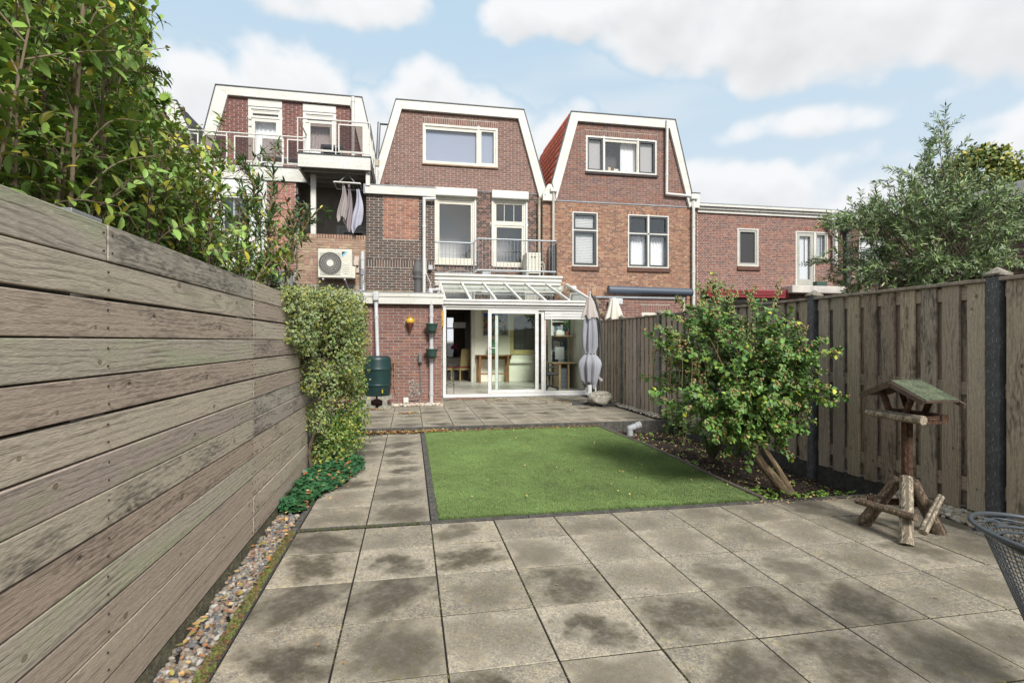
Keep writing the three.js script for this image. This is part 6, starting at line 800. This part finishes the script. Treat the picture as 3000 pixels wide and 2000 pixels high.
{ // big leafy shrub behind the plank fence
  const r = rng(1001), P = thing('leafy_shrub', 'tall leafy green shrub with yellowing leaves leaning over the plank fence', 'shrub', [-1.9, 0, -3]), tubes = [], lv = [];
  const addLeaf = (p, d, s) => { if (p.y < 1.55 || (p.x > -1.2 && p.y < 1.93)) return; const y = r(), c = y < .075 ? tone(r, [.34, .30, .035], .2) : y < .22 ? tone(r, [.22, .27, .045], .2) : y < .45 ? tone(r, [.10, .17, .036], .3) : tone(r, [.16, .25, .055], .3); lv.push({ p: [p.x, p.y, p.z], q: lq(d, V3(rr(r, -.5, .7), 1, rr(r, -.4, .6))), s, c }); };
  const stem = (a, b, r0, gap, s, sub) => {
    const l = a.distanceTo(b), m = a.clone().lerp(b, .5).add(V3(rr(r, -.08, .04), rr(r, .02, .1), rr(r, -.08, .08))), cv = new THREE.CatmullRomCurve3([a, m, b]); if (b.y > 1.6) tubes.push(limb([a, m, b], r0, r0 * .35, 5));
    const n = Math.floor(l / gap); for (let i = 1; i <= n; i++) { const t = i / n, p = cv.getPoint(t), d = cv.getTangent(t); if (p.y < 1.4 && !sub) continue; const side = rv(r).cross(d).normalize(), k = s * rr(r, .7, 1.15) * (t > .93 ? .7 : 1); if (!sub && r() < .62 && t > .12) { const e = p.clone().addScaledVector(side, rr(r, .12, .3)).addScaledVector(d, rr(r, .1, .3)); stem(p, e, .0035, .038, .9, 1); } addLeaf(p, side.clone().addScaledVector(d, rr(r, .15, .7)), k); addLeaf(p, side.clone().negate().addScaledVector(d, rr(r, .15, .7)), k); }
  };
  for (let i = 0; i < 115; i++) { const d = 1.25 + 3.6 * Math.pow(r(), .85), x = -1.28 - 1.25 * Math.pow(r(), 1.4), q0 = d / -x, top = Math.min(3.35, 1.44 + lerp(.72, lerp(.34, .22, sst(2.4, 4, q0)), sst(1.85, 2.25, q0)) * d) * rr(r, .82, 1.0), lean = rr(r, -.1, .32); stem(V3(x, .7, -d), V3(x + lean * .5, top, -d - rr(r, -.25, .2)), rr(r, .009, .016), .055, 1, 0); }
  stem(V3(-1.55, 1.2, -2.9), V3(-1.38, 3.05, -3.05), .012, .06, 1.05, 0); stem(V3(-1.5, 1.3, -4.6), V3(-1.30, 2.62, -6.0), .012, .06, 1.1, 0); stem(V3(-1.45, 1.3, -4.4), V3(-1.28, 2.35, -5.9), .012, .06, 1.1, 0); stem(V3(-1.5, 1.2, -3.6), V3(-1.40, 2.75, -4.15), .012, .06, 1.0, 0);
  part(P, 'stems', tubes, twigM, { keepUV: true });
  const geo = leafLike(.072, .031, .35, .22), mats = [[.46, .40, .05], [.30, .36, .06], [.12, .21, .045], [.16, .27, .055], [.21, .33, .07], [.25, .38, .08]].map((c) => ({ k: c[0], m: mat(c, .42, { transmission: .1, thickness: 0 }) }));
  foliage(P, 'foliage', geo, leafM(.42, .25), lv, 300, mats);
  // dried flower heads
  const g = []; for (const [x, y, d] of [[-1.36, 2.85, 3.1], [-1.36, 2.45, 4.2], [-1.36, 2.50, 5.6], [-1.40, 2.9, 4.9]]) for (let i = 0; i < 26; i++) { const a = V3(x, y, -d), e = a.clone().add(rv(r).multiplyScalar(rr(r, .03, .10))); g.push(rod([a.x, a.y, -a.z], [e.x, e.y, -e.z], .0022, .0016, 4), new THREE.TetrahedronGeometry(.006).translate(e.x, e.y, e.z)); } part(P, 'dried_flower_heads', g, mat([.08, .045, .03], 1));
}
{ // conifer behind it
  const r = rng(1101), X = -3.9, D = 6.3, P = thing('conifer_tree', 'dense dark green conifer behind the leafy shrub', 'tree', [X, 0, -D]), list = [], fr = [];
  part(P, 'trunk', limb([V3(X, -.1, -D), V3(X + .05, 3, -D), V3(X, 7.6, -D)], .16, .02, 10), barkM, { keepUV: true });
  for (let k = -5; k <= 5; k++) { const a = k * .26, l = .11 - Math.abs(k) * .009, g = leafLike(l, .020, .3, .15); g.rotateY(a); g.translate(Math.abs(k) * .004, 0, 0); fr.push(g); } for (let k = -3; k <= 3; k += 1) { const g = leafLike(.06, .014, .3, .1); g.rotateY(k * .35); g.translate(.05, .006, 0); fr.push(g); }
  const spray = mergeGeometries(fr.map(flat)), br = [];
  for (let i = 0; i < 90; i++) { const y = rr(r, .6, 7.2), R = 2.2 * Math.pow(1 - y / 8.2, .9), a = r() * 6.28; br.push(limb([V3(X, y, -D), V3(X + Math.cos(a) * R * .5, y + .15, -D + Math.sin(a) * R * .5), V3(X + Math.cos(a) * R * .9, y + .5, -D + Math.sin(a) * R * .9)], .02, .005, 5)); }
  part(P, 'branches', br, twigM, { keepUV: true });
  for (let i = 0; i < 21000; i++) { const y = 1.2 + 6.4 * Math.pow(r(), 1.1), R = 2.2 * Math.pow(1 - y / 8.2, .9), a = r() * 6.28, lump = .82 + .36 * fbm(a * 2.2 + 20, y * 1.6, 77, 3), k = Math.pow(r(), .35) * lump * R, o = V3(Math.cos(a), 0, Math.sin(a)), d = o.clone().multiplyScalar(rr(r, .5, 1)).add(V3(rr(r, -.4, .4), rr(r, -.1, 1.0), rr(r, -.4, .4))), t = r(); list.push({ p: [X + o.x * k, y + rr(r, -.1, .1), -D + o.z * k], q: lq(d, rv(r).addScaledVector(o, .6)), s: rr(r, .75, 1.4), c: t < .05 && y > 4 ? tone(r, [.13, .055, .02], .3) : t < .3 ? tone(r, [.12, .19, .03], .25) : tone(r, [.07, .135, .026], .3) }); }
  foliage(P, 'crown', spray, leafM(.7, .15), list);
}
{ // oleander
  const r = rng(1201), P = thing('oleander', 'oleander with narrow leaves arching above the far end of the plank fence', 'shrub', [-1.7, 0, -6.2]), tubes = [], lv = [];
  const leafs = (p, d, n, s) => { for (let i = 0; i < n; i++) { const side = rv(r).cross(d).normalize(), y = r(); lv.push({ p: [p.x, p.y, p.z], q: lq(side.addScaledVector(d, rr(r, .5, 1.5)), V3(0, 1, 0).add(rv(r).multiplyScalar(.5))), s: s * rr(r, .7, 1.15), c: y < .07 ? tone(r, [.27, .11, .04], .3) : y < .12 ? tone(r, [.32, .30, .06], .2) : tone(r, [.062, .13, .04], .32) }); } };
  const stem = (a, b, r0, lv2) => { const m = a.clone().lerp(b, .55).add(V3(rr(r, -.06, .06), rr(r, .0, .12), rr(r, -.06, .06))), cv = new THREE.CatmullRomCurve3([a, m, b]), l = a.distanceTo(b); tubes.push(limb([a, m, b], r0, r0 * .5, 6)); const n = Math.max(3, Math.floor(l / .05)); for (let i = 0; i <= n; i++) { const t = i / n; if (t < .35 && !lv2) continue; const p = cv.getPoint(t), d = cv.getTangent(t); if (p.y > 1.6 && r() < (t > .6 ? 1 : .55)) leafs(p, d, t > .85 ? 4 : 3, t > .9 ? .8 : 1); if (!lv2 && r() < .45) stem(p, p.clone().addScaledVector(d, rr(r, .15, .4)).add(rv(r).multiplyScalar(.18)), r0 * .5, 1); } };
  for (let i = 0; i < 32; i++) { const a = V3(rr(r, -2.8, -1.72), .6, -rr(r, 4.9, 6.4)), e = V3(a.x + rr(r, -.25, .35), rr(r, 2.15, 2.95), a.z + rr(r, -.4, .3)); stem(a, e, rr(r, .008, .013), 0); }
  stem(V3(-1.45, 1.2, -6.35), V3(-1.30, 2.98, -6.6), .016, 0); stem(V3(-1.40, 1.9, -6.4), V3(-1.14, 2.86, -6.55), .015, 0); stem(V3(-1.5, 1.2, -6.3), V3(-1.55, 3.35, -6.6), .014, 0); stem(V3(-1.6, 1.2, -6.3), V3(-1.75, 3.3, -6.5), .014, 0);
  part(P, 'stems', tubes, mat([.26, .22, .16], .9, { map: T.bark }), { keepUV: true });
  foliage(P, 'foliage', leafLike(.125, .021, .4, .12), leafM(.45, .2), lv);
}
{ // variegated euonymus climbing over the fence end
  const r = rng(1301), P = thing('variegated_hedge', 'cream-edged variegated evergreen climbing over the end of the plank fence', 'shrub', [-.9, 0, -6.7]), list = [], green = [], inner = [];
  const base = leafLike(.034, .021, .3, .2), p = base.attributes.position, col = new Float32Array(p.count * 3), rim = 1;
  // cream margin, green heart: an outer leaf and a smaller one a hair above it
  const heart = base.clone().scale(.80, 1, .62).translate(.002, .0016, 0), G = (g, c) => paintGeo(flat(g), c), vari = mergeGeometries([G(base, [.44, .46, .23]), G(heart, [.085, .165, .045])]), variY = mergeGeometries([G(base, [.46, .42, .08]), G(heart, [.15, .23, .045])]), yl = [];
  const blobs = [[-1.06, 1.62, 5.40, .10, .28, .45, 0, 1500], [-1.07, 1.80, 5.15, .09, .15, .32, 0, 800], [-.96, 1.78, 6.45, .42, .32, .44, 0, 3600], [-.90, 1.55, 6.75, .36, .42, .5, .6, 2600], [-.86, 1.28, 6.5, .32, .36, .42, .15, 2600], [-.78, 1.28, 7.1, .26, .58, .5, 1.4, 2800], [-.80, .66, 7.0, .26, .50, .42, 2, 3000], [-1.0, .62, 6.15, .13, .19, .22, 0, 700], [-1.03, 1.58, 5.72, .11, .34, .42, 0, 2200], [-1.10, 1.90, 6.2, .30, .13, .4, .2, 1300], [-.75, 1.50, 6.9, .22, .42, .4, 1.0, 1500], [-.93, .95, 6.3, .18, .26, .3, .2, 900], [-.78, 1.85, 7.0, .25, .22, .35, .9, 900], [-.95, .38, 6.5, .14, .26, .2, 2, 700], [-.72, .35, 7.0, .22, .34, .3, 2, 1200], [-1.03, 1.1, 5.85, .09, .24, .22, 0, 700], [-.70, 1.0, 6.75, .14, .2, .2, .9, 500], [-.66, 1.72, 7.0, .14, .16, .2, .8, 400], [-.98, .22, 6.35, .12, .24, .22, 1.2, 700], [-.85, .25, 6.6, .2, .28, .25, 1.8, 1100]];
  for (const [x, y, d, a, b, c, kind, n] of blobs) for (let i = 0; i < n; i++) { const o = rv(r), k = Math.pow(r(), .28) * (.58 + .84 * fbm(o.x * 2.0 + x * 9, o.y * 2.2 + o.z * 1.8 + d, 88, 3)), e = { p: [x + o.x * a * k, y + o.y * b * k, -d + o.z * c * k], q: lq(rv(r).addScaledVector(o, .6), o.clone().multiplyScalar(1.2).add(V3(0, .6, .2)).add(rv(r).multiplyScalar(.8))), s: rr(r, .7, 1.2) }; const u = r() + kind * .33; e.c = gray(rr(r, .7, 1.15)); if (u < .62) list.push(e); else if (u < .85 || (e.p[1] > 1.75 && u < 1.2)) yl.push(e); else { e.c = tone(r, r() < .18 ? [.25, .24, .04] : [.075, .145, .03], .3); green.push(e); } }
  const vm = mat([1, 1, 1], .5, { vertexColors: true }); copies(P, 'cream_edged_leaves', vari, vm, list); copies(P, 'yellow_edged_leaves', variY, vm, yl); copies(P, 'green_leaves', base, leafM(.45, .15), green);
  const st = []; for (let i = 0; i < 3; i++) { const x = -1.0 + rr(r, -.05, .06), d = 6.05 + rr(r, -.05, .25); st.push(limb([V3(x, -.05, -d), V3(x - .05, .28, -d), V3(x + .03, .6, -d - .1), V3(x + .08, 1.5, -d - .25)], .016, .007, 7)); } for (let i = 0; i < 60; i++) { const b = blobs[Math.floor(r() * 5)], o = rv(r); st.push(limb([V3(-.95, .6, -6.5), V3(b[0], b[1], -b[2]), V3(b[0] + o.x * b[3] * .8, b[1] + o.y * b[4] * .8, -b[2] + o.z * b[5] * .8)], .008, .002, 4)); } part(P, 'stems', st, mat([.13, .10, .075], .95, { map: T.bark }), { keepUV: true });
}
{ // ground cover beside the path
  const r = rng(1401), list = [], lobes = [-.9, 0, .9].map((a) => leafLike(.034, .03, .15, .1).rotateY(a)), geo = mergeGeometries(lobes.map(flat));
  for (let i = 0; i < 3600; i++) { const d = 4.75 + 2.0 * r(), w = lerp(.17, .52, sst(4.75, 6.2, d)) * rr(r, .9, 1.05), x = -1.06 + w * r(), y = .015 + .10 * Math.pow(r(), 1.3) * (1 - .5 * (x + 1.06) / w); list.push({ p: [x, y, -d], q: lq(V3(rr(r, -1, 1), rr(r, -.3, .4), rr(r, -1, 1)), V3(rr(r, -.5, .6), 1, rr(r, -.3, .6))), s: rr(r, .65, 1.2), c: r() < .04 ? tone(r, [.24, .10, .04], .3) : tone(r, [.026, .085, .032], .35) }); }
  copies(null, 'ground_cover', geo, leafM(.45, .15), list);
}
{ // hibiscus bush in the bed
  const r = rng(1501), P = thing('hibiscus_bush', 'large hibiscus bush with leaning double trunk and pale buds in the planting bed', 'shrub', [3.68, -.1, -4.75]), tubes = [], lv = [], buds = [], C = V3(3.28, 1.10, -4.95), A = V3(.98, .86, .70);
  const b1 = V3(3.70, -.13, -4.72), f1 = V3(3.46, .22, -4.82), b2 = V3(3.80, -.13, -4.78), f2 = V3(3.56, .36, -4.92);
  part(P, 'trunk', [limb([b1, V3(3.56, .08, -4.76), f1, V3(3.36, .5, -4.88)], .054, .038, 12), limb([b2, V3(3.69, .12, -4.86), f2, V3(3.55, .62, -5.02)], .036, .026, 10)], bumpOf(mat([.27, .215, .15], .95, { map: T.bark }), T.bark, .004), { keepUV: true });
  const cl = (p) => { if (p.x > 4.40) p.x = 4.40 - (p.x - 4.40) * .3; return p; };
  const leaf = (p, d, s) => { const y = r(), side = rv(r).cross(d).normalize().addScaledVector(d, rr(r, .2, .8)).add(V3(0, -.15, 0)); lv.push({ p: [p.x, p.y, p.z], q: lq(side, V3(rr(r, -.5, .5), 1, rr(r, -.2, .8))), s: s * rr(r, .7, 1.2), c: y < .03 ? tone(r, [.28, .30, .03], .2) : y < .12 ? tone(r, [.16, .23, .04], .2) : y < .5 ? tone(r, [.058, .125, .028], .3) : tone(r, [.095, .18, .04], .3) }); };
  const bud = (p) => { const n = 2 + Math.floor(r() * 4); for (let i = 0; i < n; i++) buds.push({ p: [p.x + rr(r, -.028, .028), p.y + rr(r, -.015, .035), p.z + rr(r, -.028, .028)], q: QE(rr(r, -.6, .6), r() * 6, rr(r, -.6, .6)), s: rr(r, .007, .0125), c: r() < .40 ? tone(r, [.24, .14, .065], .25) : tone(r, [.16, .20, .075], .2) }); };
  const mains = []; for (let i = 0; i < 44; i++) { let o = rv(r); o.y = i < 12 ? -.75 * r() : o.y * .9 + .12; if (i < 12) o.x = -Math.abs(o.x) * (i % 3 ? 1 : -.6); o.normalize(); mains.push(o); }
  for (const o of mains) {
    const s = (r() < .6 ? V3(3.37, .48, -4.88) : V3(3.55, .60, -5.0)), e = cl(C.clone().add(V3(o.x * A.x * .72, o.y * A.y * .72, o.z * A.z * .72))), m = s.clone().lerp(e, .5).add(V3(0, .05, 0)); tubes.push(limb([s, m, e], .017, .007, 6)); const cv = new THREE.CatmullRomCurve3([s, m, e]);
    for (let k = 0; k < 15; k++) { const t = rr(r, .25, 1), p = cv.getPoint(t), o2 = o.clone().multiplyScalar(.8).add(rv(r).multiplyScalar(.95)).add(V3(0, .30, 0)).normalize(), l = rr(r, .22, .46) * (t > .7 ? 1 : .8), q = cl(p.clone().addScaledVector(o2, l)); tubes.push(limb([p, p.clone().lerp(q, .5).add(rv(r).multiplyScalar(.02)), q], .005, .0022, 4)); const n = Math.floor(l / .021); for (let j = 1; j <= n; j++) { const u = j / n, w = p.clone().lerp(q, u); if (u > .12) { leaf(w, o2, 1); if (r() < .85) leaf(w, o2, .9); } if (u > .72 && r() < .25) bud(w); } if (r() < .75) bud(q); }
  }
  for (let k = 0; k < 26; k++) { const top = k < 13, p = top ? V3(rr(r, 2.9, 3.75), rr(r, 1.72, 1.92), -rr(r, 4.7, 5.3)) : V3(rr(r, 2.45, 2.9), rr(r, .75, 1.5), -rr(r, 4.6, 5.2)), o2 = V3(rr(r, -.35, .35), 1, rr(r, -.3, .3)).normalize(); const q = p.clone().addScaledVector(o2, rr(r, .12, .30)); tubes.push(limb([p.clone().add(V3(0, -.3, 0)), p, q], .005, .002, 4)); for (let j = 0; j <= 8; j++) { const w = p.clone().lerp(q, j / 8); leaf(w, o2, .85); bud(w); } }
  part(P, 'branches', tubes, mat([.24, .19, .13], .95, { map: T.bark }), { keepUV: true });
  const toothed = (() => { const g = leafLike(.056, .042, .28, .2); return g; })(); copies(P, 'foliage', toothed, leafM(.48, .22), lv); copies(P, 'buds', new THREE.IcosahedronGeometry(1, 1).scale(.8, 1.1, .8), mat([1, 1, 1], .8), buds);
}
function bushlet(label, x, d, h, w, n, seed, size, c, name = 'small_shrub') { const r = rng(seed), y0 = bedY(x, d), P = thing(name, label, 'shrub', [x, y0, -d]), tubes = [], lv = []; for (let i = 0; i < n; i++) { const a = r() * 6.28, e = V3(x + Math.cos(a) * w * rr(r, .3, 1), y0 + h * rr(r, .55, 1), -d + Math.sin(a) * w * rr(r, .3, 1)), s = V3(x, y0 - .03, -d), m = s.clone().lerp(e, .5).add(V3(0, .05, 0)); tubes.push(limb([s, m, e], .008, .003, 5)); const cv = new THREE.CatmullRomCurve3([s, m, e]); for (let k = 4; k <= 14; k++) { const p = cv.getPoint(k / 14), dd = cv.getTangent(k / 14); lv.push({ p: [p.x, p.y, p.z], q: lq(rv(r).cross(dd).normalize().addScaledVector(dd, .5), V3(rr(r, -.4, .4), 1, .3)), s: rr(r, .7, 1.2), c: tone(r, r() < .12 ? [.20, .16, .05] : c, .3) }); lv.push({ p: [p.x, p.y, p.z], q: lq(rv(r).cross(dd).normalize().addScaledVector(dd, .5), V3(rr(r, -.4, .4), 1, .3)), s: rr(r, .7, 1.2), c: tone(r, c, .3) }); } } part(P, 'stems', tubes, twigM, { keepUV: true }); copies(P, 'foliage', leafLike(size, size * .5, .3, .2), leafM(.35, .15), lv); }
bushlet('small glossy evergreen shrub in the bed beside the drain elbows', 3.93, 7.25, .62, .20, 13, 1601, .075, [.07, .125, .035]);
bushlet('low leafy shrub in the bed between the evergreen and the hibiscus', 3.72, 6.15, .55, .32, 26, 1602, .05, [.07, .135, .03]);
{ // olive tree behind the board fence
  const r = rng(1701), X = 6.45, D = 5.7, P = thing('olive_tree', 'grey-green olive tree rising behind the board fence', 'tree', [X, 0, -D]), tubes = [], lv = [], C = V3(X + .05, 2.6, -D), A = V3(1.5, 1.05, 1.0);
  part(P, 'trunk', [limb([V3(X + .1, -.15, -D), V3(X + .2, 1.2, -D), V3(X + .12, 2.0, -D), V3(X - .05, 2.5, -D)], .06, .035, 10), limb([V3(X + .25, -.15, -D - .05), V3(X + .45, 1.3, -D), V3(X + .5, 2.1, -D)], .05, .03, 10), limb([V3(X - .5, -.15, -D), V3(X - .55, 1.4, -D), V3(X - .7, 2.4, -D)], .045, .025, 10)], bumpOf(mat([.22, .20, .17], .95, { map: T.bark }), T.bark, .006), { keepUV: true });
  for (let i = 0; i < 130; i++) { let o = rv(r); o.y = o.y * .9 + .12; const up = i < 9, k = rr(r, .70, 1.0), e = up ? V3(X + .19 + rr(r, -.14, .14), rr(r, 3.55, 4.25), -D + rr(r, -.2, .2)) : C.clone().add(V3(o.x * A.x * k, o.y * A.y * k, o.z * A.z * k)), s = C.clone().add(V3(rr(r, -.5, .5), -.3 + rr(r, -.25, .15), rr(r, -.3, .3))), m = s.clone().lerp(e, .55).add(V3(0, .12, 0)); if (e.x < 4.75) e.x = 4.75 + r() * .1; e.y = Math.min(e.y, 4.25 - (e.x > X + .19 ? 1.5 : 1.0) * Math.abs(e.x - X - .19)); tubes.push(limb([s, m, e], .009, .003, 5)); const cv = new THREE.CatmullRomCurve3([s, m, e]);
    for (let q = 0; q < 9; q++) { const t = rr(r, .3, 1), p = cv.getPoint(t), d = cv.getTangent(t).multiplyScalar(.7).add(rv(r).multiplyScalar(.8)).add(V3(0, .2, 0)).normalize(), l = rr(r, .14, .36), z = p.clone().addScaledVector(d, l); tubes.push(limb([p, p.clone().lerp(z, .5), z], .0032, .0016, 3)); const n = Math.floor(l / .018); for (let j = 1; j <= n; j++) { const w = p.clone().lerp(z, j / n), side = rv(r).cross(d).normalize(); for (const sg of [1, -1]) lv.push({ p: [w.x, w.y, w.z], q: lq(side.clone().multiplyScalar(sg).addScaledVector(d, rr(r, .5, 1.4)), rv(r).add(V3(0, .7, .3))), s: rr(r, .65, 1.2), c: r() < .4 ? tone(r, [.20, .24, .135], .2) : r() < .28 ? tone(r, [.17, .26, .07], .25) : tone(r, [.085, .13, .055], .3) }); } } }
  part(P, 'branches', tubes, mat([.24, .22, .18], .95, { map: T.bark }), { keepUV: true }); copies(P, 'crown', leafLike(.070, .0155, .3, .1), leafM(.45, .12), lv);
}
function farTree(label, x, d, y, R, h, n, seed, c1, c2) { const r = rng(seed), P = thing('broadleaf_tree', label, 'tree', [x, 0, -d]), lv = [], tb = [limb([V3(x, -.2, -d), V3(x, y * .5, -d), V3(x + .2, y, -d)], .35, .15, 8)]; const cl = []; for (let i = 0; i < 26; i++) { const o = rv(r); cl.push([V3(x + o.x * R * .7, y + o.y * h * .7, -d + o.z * R * .7), rr(r, .28, .45) * R]); tb.push(limb([V3(x, y * .6, -d), V3(x + o.x * R * .4, y + o.y * h * .3, -d + o.z * R * .4), cl[i][0]], .09, .02, 5)); } for (let i = 0; i < n; i++) { const k = cl[Math.floor(r() * cl.length)], o = rv(r), q = Math.pow(r(), .4) * k[1]; lv.push({ p: [k[0].x + o.x * q, k[0].y + o.y * q * .8, k[0].z + o.z * q], q: lq(rv(r), o.clone().add(V3(0, .6, 0))), s: rr(r, .7, 1.4), c: tone(r, r() < .4 ? c1 : c2, .3) }); } part(P, 'trunk', tb, barkM, { keepUV: true }); copies(P, 'crown', leafLike(.22, .14, .2, .1), leafM(.6, .2), lv); }
farTree('yellow-green broadleaf tree far beyond the olive tree', 31.8, 25, 10.4, 2.3, 2.3, 6500, 1801, [.24, .23, .05], [.10, .14, .03]);
{ // fallen leaves, weeds in the bed
  const r = rng(1901), list = [], geo = leafLike(.05, .032, .3, -.25), cols = [[.32, .15, .055], [.26, .11, .045], [.40, .24, .09], [.32, .28, .07], [.20, .10, .05], [.46, .33, .16], [.22, .19, .05]];
  const put = (x, y, d, s = 1, ci) => { const c = cols[ci ?? Math.floor(r() * 7)]; list.push({ p: [x, y + .006 + r() * .012, -d], q: QE(rr(r, -.35, .35), r() * 6.28, rr(r, -.4, .4)), s: s * rr(r, .5, 1.1), c: tone(r, c.map((q) => q * .78), .25) }); };
  for (let i = 0; i < 700; i++) { const t = Math.pow(r(), 1.6), x = -.98 + 1.55 * r(), d = 8.605 - .13 * t; put(x, .0 + r() * .03, d, .9); } for (let i = 0; i < 420; i++) put(rr(r, .3, 3.1), .016, 8.60 - .10 * Math.pow(r(), 1.5), .7); for (let i = 0; i < 420; i++) put(rr(r, -1.05, -.86), .01 + r() * .03, rr(r, 6.7, 8.6), .95);
  for (let i = 0; i < 120; i++) { const d = rr(r, 4.4, 8.5), x = .25 + 2.85 * Math.pow(r(), .6); put(x, .016, d, .65, r() < .5 ? 3 : undefined); }
  for (const [x, d, n, s] of [[-.05, 10.25, 90, .24], [2.0, 12.2, 60, .35], [3.25, 11.6, 70, .38], [3.0, 12.4, 50, .5], [1.2, 12.45, 30, .3], [-.75, 11.0, 80, .3]]) for (let i = 0; i < n; i++) put(x + s * (r() + r() + r() - 1.5), .082, d + s * .45 * (r() + r() - 1), .85); for (let i = 0; i < 120; i++) put(rr(r, -.8, 4.2), .082, rr(r, 8.8, 12.9), .75);
  for (let i = 0; i < 420; i++) { const x = rr(r, 3.22, 4.44), d = rr(r, 4.4, 8.55); put(x, bedY(x, d), d, .7, r() < .45 ? 3 : 5); } for (let i = 0; i < 200; i++) put(rr(r, -1.06, -.88), .012, rr(r, 1.2, 5.0), .8); for (let i = 0; i < 30; i++) put(rr(r, -.8, 4.1), .0, rr(r, .9, 4.2), .45);
  for (let i = 0; i < 60; i++) put(rr(r, -1.02, -.55), .05 + r() * .06, rr(r, 4.8, 6.6), .8); for (let i = 0; i < 160; i++) put(rr(r, 2.9, 4.25), .004, 4.28 - .08 * r(), .35, 5);
  copies(null, 'fallen_leaves', geo, mat([1, 1, 1], .8), list);
  const w = [], wg = leafLike(.022, .016, .2, .1); for (let i = 0; i < 110; i++) { const x = rr(r, 3.2, 4.42), d = r() < .6 ? 4.37 + .35 * r() : rr(r, 4.4, 8.5), n = 5 + Math.floor(r() * 5); for (let k = 0; k < n; k++) w.push({ p: [x + rr(r, -.018, .018), bedY(x, d) + rr(r, .01, .04), -d + rr(r, -.018, .018)], q: lq(V3(rr(r, -1, 1), .3, rr(r, -1, 1)), V3(rr(r, -.3, .3), 1, .2)), s: rr(r, .7, 1.5), c: tone(r, [.17, .30, .045], .25) }); } copies(null, 'seedlings', wg, leafM(.6, .3), w);
}

// ---- behind the photographer: the end fence and the trees that the window panes mirror ----
{
  const F = thing('plank_fence', 'plain grey plank fence closing the garden behind the patio', 'fence', [1.7, 0, 4.2]); for (let i = 0; i < 13; i++) part(F, 'plank', bx(-1.3, 4.7, 1.80 - i * .14, 1.935 - i * .14, -4.2, -4.225, .004), mat([.42, .38, .33], .93, { map: T.grain }));
  farTree('broad green tree behind the end fence of the garden', -3.5, -11, 5.0, 2.9, 3.0, 3500, 1811, [.12, .17, .05], [.06, .10, .03]); farTree('tall green tree behind the end fence right of the broad one', 5.5, -14, 6.0, 2.6, 4.2, 3500, 1812, [.12, .17, .05], [.06, .10, .03]); farTree('small green tree far behind the end fence', 12, -17, 5.0, 3.4, 3.2, 3000, 1813, [.12, .17, .05], [.06, .10, .03]);
}

renderer.render(scene, camera);
